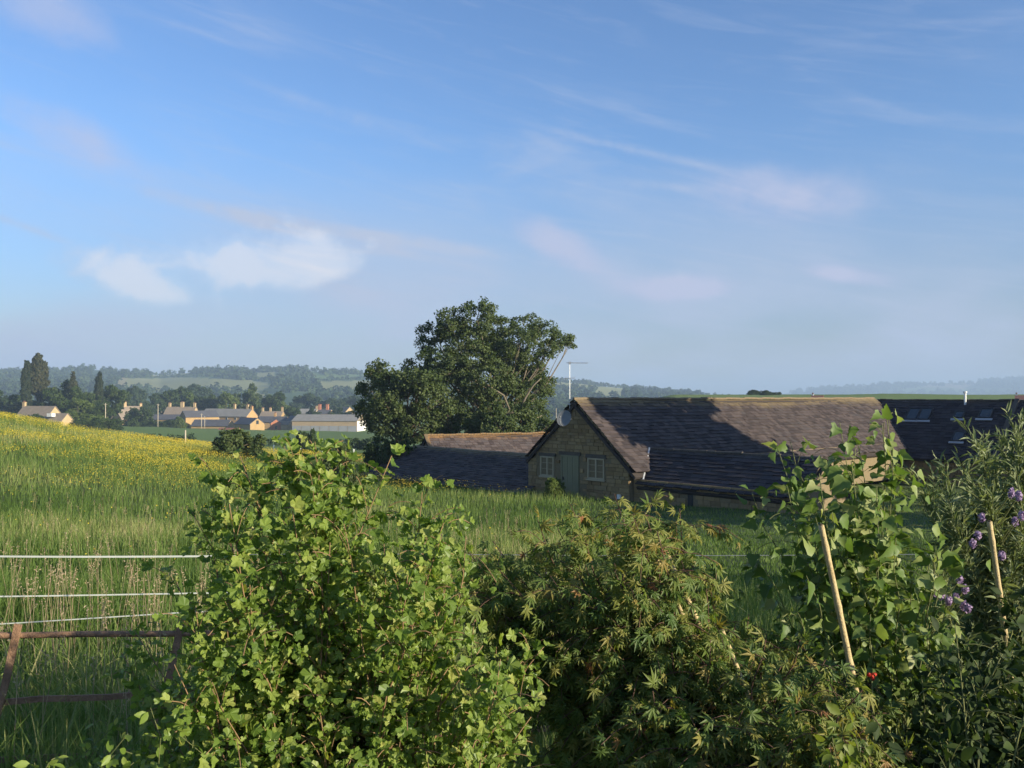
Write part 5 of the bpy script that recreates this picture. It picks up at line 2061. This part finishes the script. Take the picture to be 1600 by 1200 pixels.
class Leaves:
    def __init__(self):
        self.P, self.R, self.S, self.v = [], [], [], []

    def add(self, P, D, N, S, v):
        self.P.append(np.atleast_2d(P))
        self.R.append(leaf_frames(np.atleast_2d(D), np.atleast_2d(N)))
        self.S.append(np.atleast_1d(S))
        self.v.append(np.atleast_1d(v))

    def emit(self, parent, base, kind, mat_joined, mat_single, n_single=300, nvar=4, name='leaf'):
        P, R, S, v = (np.concatenate(q) for q in (self.P, self.R, self.S, self.v))
        px, py, dep = proj(P + np.einsum('nij,j->ni', R, np.array([0, 0.5, 0])) * S[:, None])
        seen = (px > -20) & (px < 1620) & (py < 1215) & (py > 0)
        front = {}
        cell = 16
        for i in np.argsort(dep):
            if seen[i]:
                front.setdefault((int(px[i] // cell), int(py[i] // cell)), i)
        cand = np.array(sorted(front.values(), key=lambda i: -S[i] / dep[i]))[:n_single] if front else np.array([], int)
        single = np.zeros(len(P), bool)
        if len(cand):
            single[cand] = True
        T = [leaf_template(kind, k) for k in range(nvar)]
        var = rng.integers(0, nvar, len(P))
        Vs, Fs, vs = [], [], []
        n0 = 0
        for k in range(nvar):
            idx = np.where((var == k) & ~single)[0]
            if not len(idx):
                continue
            tv, tf = T[k]
            V = np.einsum('nij,kj->nki', R[idx], tv) * S[idx][:, None, None] + (P[idx] - base)[:, None, :]
            Fq = tf[None] + (np.arange(len(idx)) * len(tv))[:, None, None]
            Vs.append(V.reshape(-1, 3))
            Fs.append(Fq.reshape(-1, 3) + n0)
            vs.append(np.repeat(v[idx], len(tv)))
            n0 += len(idx) * len(tv)
        if Vs:
            o = mk('foliage', np.concatenate(Vs), np.concatenate(Fs), mat_joined, parent, attrs={'v': np.concatenate(vs)}, smooth=kind in ('broad', 'oval'))
            tag(o, kind='stuff')
        me = [mesh_data(name, tv, tf, mat_single, kind in ('broad', 'oval')) for tv, tf in T]
        from mathutils import Matrix
        for i in np.where(single)[0]:
            o = bpy.data.objects.new(name, me[var[i]])
            COL.objects.link(o)
            o.parent = parent
            m = np.eye(4)
            m[:3, :3] = R[i] * S[i]
            m[:3, 3] = P[i] - base
            o.matrix_local = Matrix(m.tolist())


def ramp_mats(key, ramp, trans, rough, spec, vein=0.0):
    M[key] = leafmat(key + '_leaf', ramp, 'v', trans, rough, spec)
    M[key + '_o'] = leafmat(key + '_leaf_single', ramp, 'OBJECT', trans, rough, spec)


ramp_mats('currant', [(0.0, (0.110, 0.180, 0.030)), (0.5, (0.195, 0.275, 0.050)), (0.88, (0.285, 0.350, 0.078)), (1.0, (0.40, 0.40, 0.11))], 0.46, 0.45, 0.35)
ramp_mats('maple', [(0.0, (0.075, 0.130, 0.030)), (0.40, (0.150, 0.200, 0.044)), (0.75, (0.260, 0.245, 0.062)), (0.97, (0.28, 0.21, 0.06)), (1.0, (0.30, 0.13, 0.06))], 0.42, 0.5, 0.3)
ramp_mats('sapling', [(0.0, (0.085, 0.145, 0.032)), (0.5, (0.150, 0.220, 0.052)), (0.85, (0.24, 0.29, 0.095)), (1.0, (0.32, 0.34, 0.14))], 0.36, 0.5, 0.3)
ramp_mats('willowy', [(0.0, (0.11, 0.15, 0.06)), (0.5, (0.185, 0.22, 0.10)), (1.0, (0.28, 0.31, 0.16))], 0.28, 0.55, 0.3)
ramp_mats('dark_shrub', [(0.0, (0.022, 0.040, 0.012)), (0.6, (0.038, 0.062, 0.017)), (1.0, (0.070, 0.100, 0.026))], 0.28, 0.62, 0.15)  # very dark greens: the corner's shade is put into the leaf colour
ramp_mats('weed', [(0.0, (0.12, 0.17, 0.025)), (1.0, (0.21, 0.24, 0.045))], 0.4, 0.5, 0.3)
M['lilac'] = leafmat('lilac_petals', [(0.0, (0.32, 0.22, 0.38)), (1.0, (0.50, 0.37, 0.52))], 'v', 0.25, 0.7, 0.2, tcol=(1, 1, 1))
M['red_petal'] = leafmat('red_petals', [(0.0, (0.55, 0.04, 0.03)), (1.0, (0.65, 0.10, 0.05))], 'v', 0.25, 0.6, 0.2, tcol=(1, 1, 1))

TO_CAM = np.array([0.0, -1.0, 0.1])


def grow(shrub, base, tips, stem_mat, lv, r0, leaf_len, twigs=(9, 0.22), step=0.035, arch=0.4, spread=0.25, petiole=0.03,
         droop=0.35, up_w=0.7, sun_w=0.5, cam_w=0.25, rnd=0.5, t_from=0.3, v_fn=None, size_var=(0.6, 1.2), twig_up=0.5, flat=0.0):
    """stems from the base to the tips, twigs along them, leaves along the twigs"""
    for tip in tips:
        b = base + np.array([rng.normal(0, spread), rng.normal(0, spread * 0.6), 0])
        b[2] = float(terr(b[0], b[1])) - 0.05
        v = tip - b
        c = b + v * np.array([0.25, 0.25, 0.62]) * (1 - arch) + v * np.array([0.5, 0.5, 0.5]) * arch
        L = np.linalg.norm(v)
        n = 14
        path = bez(b, c, tip, n, 0.006)
        rr = np.linspace(r0, r0 * 0.22, n)
        mb = MB()
        mb.tube(path - base, rr, 6)
        nt = int(twigs[0] * L)
        ts = np.sort(rng.uniform(t_from, 0.97, nt))
        lines = [(path[int(n * 0.62):], 1.0)]
        for t in ts:
            i = min(int(t * (n - 1)), n - 2)
            fr = t * (n - 1) - i
            p = path[i] * (1 - fr) + path[i + 1] * fr
            tang = unit(path[i + 1] - path[i])
            d = unit(rng.normal(0, 1, 3) * np.array([1, 1, 0.6]) + tang * 0.5 + np.array([0, 0, twig_up]))
            if flat:
                d = unit(d * np.array([1, 1, 1 - flat]))
            ln = twigs[1] * rng.uniform(0.5, 1.3) * (1.15 - 0.5 * t)
            e = p + d * ln
            q = bez(p, p + d * ln * 0.5 + np.array([0, 0, 0.03]), e + np.array([0, 0, -droop * ln * 0.35]), 6)
            mb.tube(q - base, np.linspace(rr[i] * 0.5, 0.0012, 6), 4, False)
            lines.append((q, 0.85))
        mb.build('stem', M[stem_mat], shrub, smooth=True)
        for q, sc in lines:
            seg = np.linalg.norm(np.diff(q, axis=0), axis=1)
            cum = np.concatenate([[0], np.cumsum(seg)])
            m = max(2, int(cum[-1] / step))
            s = np.linspace(cum[-1] * 0.12, cum[-1], m)
            pts = np.stack([np.interp(s, cum, q[:, k]) for k in range(3)], -1)
            tg = unit(np.stack([np.interp(s, cum, np.gradient(q[:, k])) for k in range(3)], -1))
            side = unit(rng.normal(0, 1, (m, 3)))
            D = unit(side + tg * 0.7 + np.array([0, 0, -droop]))
            N = unit(np.array([0, 0, up_w]) + SUN * sun_w + TO_CAM * cam_w + rng.normal(0, rnd, (m, 3)))
            S = leaf_len * sc * rng.uniform(size_var[0], size_var[1], m)
            pv = rng.random(m) if v_fn is None else v_fn(pts)
            lv.add(pts + D * petiole * rng.uniform(0.5, 1.2, m)[:, None], D, N, S, pv)


def tips_in(poly, n, d0, d1, top_bias=0.0, fixed=()):
    xs = [q[0] for q in poly]
    ys = [q[1] for q in poly]
    out = [at(a, b, d) for (a, b, d) in fixed]
    while len(out) < n + len(fixed):
        a, b = rng.uniform(min(xs), max(xs)), rng.uniform(min(ys), max(ys))
        if inside_poly(np.array([a]), np.array([b]), poly)[0] and rng.random() > top_bias * (b - min(ys)) / (max(ys) - min(ys)):
            out.append(at(a, b, rng.uniform(d0, d1)))
    return out


def build_shrubs():
    # lobed leaf currant shrub
    base = np.array([-0.40, 2.32, float(terr(-0.40, 2.32))])
    sh = empty('currant_shrub', base)
    lv = Leaves()
    poly = [(300, 800), (335, 745), (400, 715), (470, 712), (540, 740), (600, 770), (650, 800), (715, 850), (720, 920), (790, 990), (830, 1080), (830, 1200), (300, 1200), (250, 1080), (270, 960), (275, 860)]
    tips = tips_in(poly, 62, 2.0, 2.6, 0.25,
                   fixed=[(612, 712, 2.35), (660, 765, 2.33), (440, 690, 2.35), (470, 684, 2.41), (375, 712, 2.35), (492, 690, 2.33), (540, 705, 2.41), (335, 740, 2.41), (700, 800, 2.30), (728, 838, 2.27), (300, 800, 2.41), (270, 900, 2.46), (210, 985, 2.55), (190, 1020, 2.52), (235, 1070, 2.46), (600, 850, 2.19), (400, 900, 2.16), (560, 960, 2.13), (700, 960, 2.13), (350, 1010, 2.16), (500, 1060, 2.11), (640, 1080, 2.11), (760, 1060, 2.16), (830, 1120, 2.24), (850, 1010, 2.35), (280, 1170, 2.19), (430, 1170, 2.08), (600, 1180, 2.08), (760, 1180, 2.13)])
    grow(sh, base, tips, 'stem_tan', lv, 0.005, 0.029, twigs=(17, 0.17), step=0.0135, arch=0.35, spread=0.16, t_from=0.35, petiole=0.016, rnd=0.75, size_var=(0.45, 1.35), cam_w=0.4)
    lv.emit(sh, base, 'currant', M['currant'], M['currant_o'])
    tag(sh, 'large bright green shrub with small lobed leaves and tan stems', 'shrub')

    # Japanese style maple: layered sprays of finely cut leaves
    base = np.array([0.62, 2.75, float(terr(0.62, 2.75))])
    sh = empty('maple_shrub', base)
    lv = Leaves()
    poly = [(745, 870), (800, 835), (880, 800), (960, 785), (1050, 800), (1090, 880), (1130, 960), (1220, 1000), (1300, 1060), (1390, 1100), (1390, 1200), (900, 1200), (850, 1080), (800, 990), (740, 950)]
    tips = tips_in(poly, 62, 2.4, 3.1, 0.2,
                   fixed=[(890, 786, 2.8), (960, 772, 2.85), (1010, 776, 2.9), (1062, 795, 2.85), (840, 812, 2.8), (770, 845, 2.8), (745, 880, 2.75), (740, 930, 2.8), (1120, 880, 2.8), (1170, 960, 2.7), (1250, 1000, 2.6), (1330, 1050, 2.5), (1390, 1090, 2.5), (1300, 1130, 2.35), (1220, 1100, 2.4), (1130, 1060, 2.4), (1050, 1020, 2.4), (950, 1000, 2.45), (1000, 1150, 2.3), (1120, 1170, 2.2), (1260, 1180, 2.2), (930, 1130, 2.4), (960, 880, 2.5), (1040, 930, 2.45), (860, 900, 2.5), (1380, 1190, 2.3), (1350, 1140, 2.1), (1400, 1170, 2.15), (1330, 1185, 2.0), (1270, 1140, 2.1), (1210, 1170, 2.1), (1380, 1105, 2.25), (1300, 1080, 2.3), (1240, 1040, 2.2), (1290, 1030, 2.25), (1350, 1075, 2.1), (1190, 1030, 2.25), (1160, 1110, 2.1), (1080, 1120, 2.1), (1020, 1080, 2.2), (1250, 1090, 2.05), (1310, 1120, 2.0), (1110, 1000, 2.3), (730, 860, 2.7), (735, 905, 2.7), (780, 890, 2.6), (760, 930, 2.65)])

    def mv(P):
        px, py, _ = proj(P)
        return np.clip(rng.beta(1.6, 2.6, len(P)) + 0.20 * sst(-py, -930, -800) + 0.10 * sst(px, 1150, 1350), 0, 1)
    grow(sh, base, tips, 'stem_red', lv, 0.006, 0.039, twigs=(17, 0.23), step=0.0148, arch=0.25, spread=0.07, droop=0.75, up_w=0.8, sun_w=0.5, cam_w=0.45, rnd=0.45, v_fn=mv, twig_up=0.15, flat=0.75, petiole=0.025)
    lv.emit(sh, base, 'maple', M['maple'], M['maple_o'])
    tag(sh, 'maple with finely cut olive green leaves and bronze tips', 'shrub')

    # big leaved sapling
    base = np.array([1.28, 2.95, float(terr(1.28, 2.95))])
    sh = empty('leafy_sapling', base)
    lv = Leaves()
    poly = [(1180, 780), (1230, 700), (1300, 670), (1390, 680), (1405, 760), (1450, 800), (1480, 850), (1450, 950), (1470, 1000), (1380, 1020), (1240, 990), (1190, 900), (1200, 840)]
    tips = tips_in(poly, 24, 2.55, 3.15, 0.25, fixed=[(1330, 720, 2.7), (1280, 740, 2.7), (1370, 760, 2.7), (1230, 760, 2.75), (1340, 690, 2.8), (1385, 645, 2.8), (1378, 662, 2.75), (1312, 660, 2.9), (1235, 690, 2.85), (1215, 700, 2.8), (1175, 770, 2.85), (1395, 700, 2.75), (1470, 810, 2.8), (1490, 850, 2.75), (1260, 900, 2.6), (1360, 960, 2.55), (1450, 990, 2.6), (1300, 800, 2.6), (1400, 840, 2.6), (1190, 880, 2.8), (1250, 960, 2.7), (1420, 1020, 2.55)])
    grow(sh, base, tips, 'stem_green', lv, 0.005, 0.057, twigs=(5.6, 0.19), step=0.035, arch=0.3, spread=0.06, droop=0.7, up_w=0.5, sun_w=0.45, cam_w=0.35, rnd=0.75, t_from=0.42, petiole=0.03, size_var=(0.45, 1.2))
    lv.emit(sh, base, 'broad', M['sapling'], M['sapling_o'])
    tag(sh, 'young sapling with broad pointed leaves beside the long cane', 'sapling')

    # narrow leaved shrub with lilac flowers
    base = np.array([1.98, 3.35, float(terr(1.98, 3.35))])
    sh = empty('lilac_flowered_shrub', base)
    lv = Leaves()
    poly = [(1440, 800), (1480, 730), (1540, 700), (1640, 690), (1700, 760), (1680, 1000), (1480, 960), (1440, 880)]
    fx = [(1420, 740, 3.3), (1432, 772, 3.2), (1455, 735, 3.35), (1468, 720, 3.3), (1496, 712, 3.3), (1528, 688, 3.3), (1560, 690, 3.35), (1590, 680, 3.3), (1583, 672, 3.4), (1608, 690, 3.3), (1510, 740, 3.2), (1630, 720, 3.2), (1480, 780, 3.1), (1540, 760, 3.1), (1590, 760, 3.1)]
    tips = tips_in(poly, 38, 3.0, 3.7, 0.3, fixed=fx)
    grow(sh, base, tips, 'stem_green', lv, 0.0045, 0.066, twigs=(13, 0.17), step=0.0105, arch=0.2, spread=0.16, droop=-0.35, up_w=0.6, sun_w=0.3, cam_w=0.3, rnd=0.7, t_from=0.35, petiole=0.004, size_var=(0.55, 1.2), twig_up=1.1)
    lv.emit(sh, base, 'narrow', M['willowy'], M['willowy_o'], nvar=2)
    fl = [(1534, 808), (1528, 836), (1520, 850), (1586, 815), (1592, 775), (1500, 905), (1508, 920), (1470, 930), (1482, 938), (1505, 945), (1512, 950), (1462, 925), (1494, 935), (1566, 868), (1596, 806), (1580, 770)]
    for (px, py) in fl:
        c = at(px, py, rng.uniform(2.88, 3.05))
        k = 90
        d = ball(k)
        C = c - base + d * np.array([0.012, 0.012, 0.018]) * rng.uniform(0.5, 1.0, (k, 1))
        V, Fq = card_mesh(C, d, 0.0048 * rng.uniform(0.7, 1.3, k), 0.8, 0.5)
        mk('flower_cluster', V, Fq, M['lilac'], sh, attrs={'v': np.repeat(rng.random(k), 4)})
        st = MB().tube(bez(c - base, c - base + np.array([0.02, 0.1, -0.06]), c - base + np.array([0.05, 0.3, -0.22]), 5), 0.0016, 4, False)
        st.build('flower_stalk', M['stem_green'], sh)
    tag(sh, 'shrub with narrow silvery leaves and lilac flower clusters', 'shrub')

    # leafy shrub low in the corner, its leaves coloured dark as shade
    base = np.array([1.32, 2.25, float(terr(1.32, 2.25))])
    sh = empty('shaded_shrub', base)
    lv = Leaves()
    poly = [(1400, 1040), (1480, 980), (1560, 940), (1680, 930), (1680, 1260), (1380, 1260), (1360, 1120)]
    tips = tips_in(poly, 40, 2.0, 2.7, 0.1, fixed=[(1560, 950, 2.6), (1590, 940, 2.6), (1540, 1040, 2.2), (1580, 1020, 2.2), (1470, 1000, 2.5), (1440, 1060, 2.4)])
    grow(sh, base, tips, 'stem_green', lv, 0.005, 0.045, twigs=(11, 0.17), step=0.022, arch=0.3, spread=0.25, droop=0.4, t_from=0.2)
    lv.emit(sh, base, 'oval', M['dark_shrub'], M['dark_shrub_o'], nvar=1)
    tag(sh, 'low corner shrub with oval leaves coloured dark as shade', 'shrub')

    # bright weeds at the foot of the maple and red flowers
    base = at(1320, 1190, 1.95)
    base[2] = float(terr(base[0], base[1]))
    sh = empty('bright_weed', base)
    lv = Leaves()
    tips = [at(a, b, d) for (a, b, d) in ((1318, 1120, 1.95), (1335, 1140, 1.95), (1300, 1150, 1.9), (1350, 1160, 1.95), (1320, 1170, 1.9), (1285, 1180, 1.95), (1345, 1190, 1.9))]
    grow(sh, base, tips, 'stem_green', lv, 0.0025, 0.036, twigs=(9, 0.06), step=0.022, spread=0.05, t_from=0.4, rnd=0.7, petiole=0.012)
    lv.emit(sh, base, 'oval', M['weed'], M['weed_o'], nvar=1)
    tag(sh, 'small yellow green weed below the maple beside the long cane foot', 'weed')

    base = at(1362, 1056, 2.3)
    g = float(terr(base[0], base[1]))
    b0 = np.array([base[0], base[1], g])
    rf = empty('red_flower', b0)
    MB().tube(bez(np.zeros(3), np.array([0.02, 0.02, 0.5 * (base[2] - g)]), base - b0, 8), 0.0025, 5).build('stalk', M['stem_green'], rf)
    for k, (dx, dz) in enumerate(((0, 0), (0.012, 0.006), (-0.012, 0.004), (0.004, -0.011))):
        n = 24
        d = ball(n)
        V, Fq = card_mesh(base - b0 + np.array([dx * 0.6, 0, dz * 0.6]) + d * 0.005, d, 0.0035, 0.8, 0.3)
        mk('floret', V, Fq, M['red_petal'], rf, attrs={'v': np.repeat(rng.random(n), 4)})
    tag(rf, 'single small red flower head in the shade right of the long cane', 'flower')

    # nettles and low weeds between the shrub and the rusty fence
    base = np.array([-1.05, 2.45, float(terr(-1.05, 2.45))])
    sh = empty('weed_clump', base)
    lv = Leaves()
    poly = [(120, 1165), (200, 1120), (300, 1040), (320, 1240), (0, 1240), (0, 1212)]
    tips = tips_in(poly, 64, 1.95, 2.75, 0.1)
    grow(sh, base, tips, 'stem_green', lv, 0.0025, 0.03, twigs=(10, 0.09), step=0.02, spread=0.3, t_from=0.3, rnd=0.7, petiole=0.01)
    lv.emit(sh, base, 'oval', M['currant'], M['currant_o'], nvar=1, n_single=200)
    tag(sh, 'low leafy weeds at the foot of the rusty fence', 'weeds')


build_shrubs()


# ------------------------------------------------------------------ what shades the view from beyond its right edge
def build_shaders():
    t = tree('broadleaf_tree', 'large yard tree standing outside the view beyond the barn wing', 800, 60, 600, 100, 'broad', 'oak', var=1)
    x, y = 28.4, 35.0
    z = float(terr(x, y))
    t.location = (x, y, z)
    t.scale = (16.5, 16.5, 12.8)
    t2 = tree('broadleaf_tree', 'smaller unseen tree added to shade the wing end and the lawn', 800, 60, 600, 100, 'broad', 'oak', var=2)  # unseen tree, added so that the wing end and lawn fall in shade
    t2.location = (25.5, 25.0, float(terr(25.5, 25.0)))
    t2.scale = (10.0, 10.0, 6.6)
    # garden hedge along the right of the garden
    lob = []
    pts = [(2.45, 0.1), (2.4, 1.5), (3.3, 2.6), (7.0, 5.6), (11.5, 9.2), (13.0, 11.0)]
    tops = [-0.58, -0.55, -0.80, -0.45, 0.25, 0.2]
    for i in range(len(pts) - 1):
        a, b = np.array(pts[i]), np.array(pts[i + 1])
        n = max(2, int(np.linalg.norm(b - a) / 0.35))
        for s in np.linspace(0, 1, n, endpoint=False):
            q = a + (b - a) * s
            tp = tops[i] + (tops[i + 1] - tops[i]) * s
            g = float(terr(q[0], q[1]))
            hh = tp - g
            for k in range(3):
                lob.append((np.array([q[0], q[1], g + hh * (0.2 + 0.3 * k)]), np.array([0.42, 0.42, hh * 0.24])))
    C, N, W = crown_points(lob, 16, 16, 0.16)
    V, Fq = card_mesh(C, N, 0.05 * rng.uniform(0.7, 1.3, len(C)))
    o = np.array([3.6, 1.6, float(terr(3.6, 1.6))])
    h = empty('garden_hedge', o)
    mk('foliage', V - o, Fq, M['f_oak'], h, attrs={'v': np.repeat(rng.random(len(C)), 4)})
    tag(h, 'garden hedge outside the view that shades the corner of the garden', 'hedge')


build_shaders()
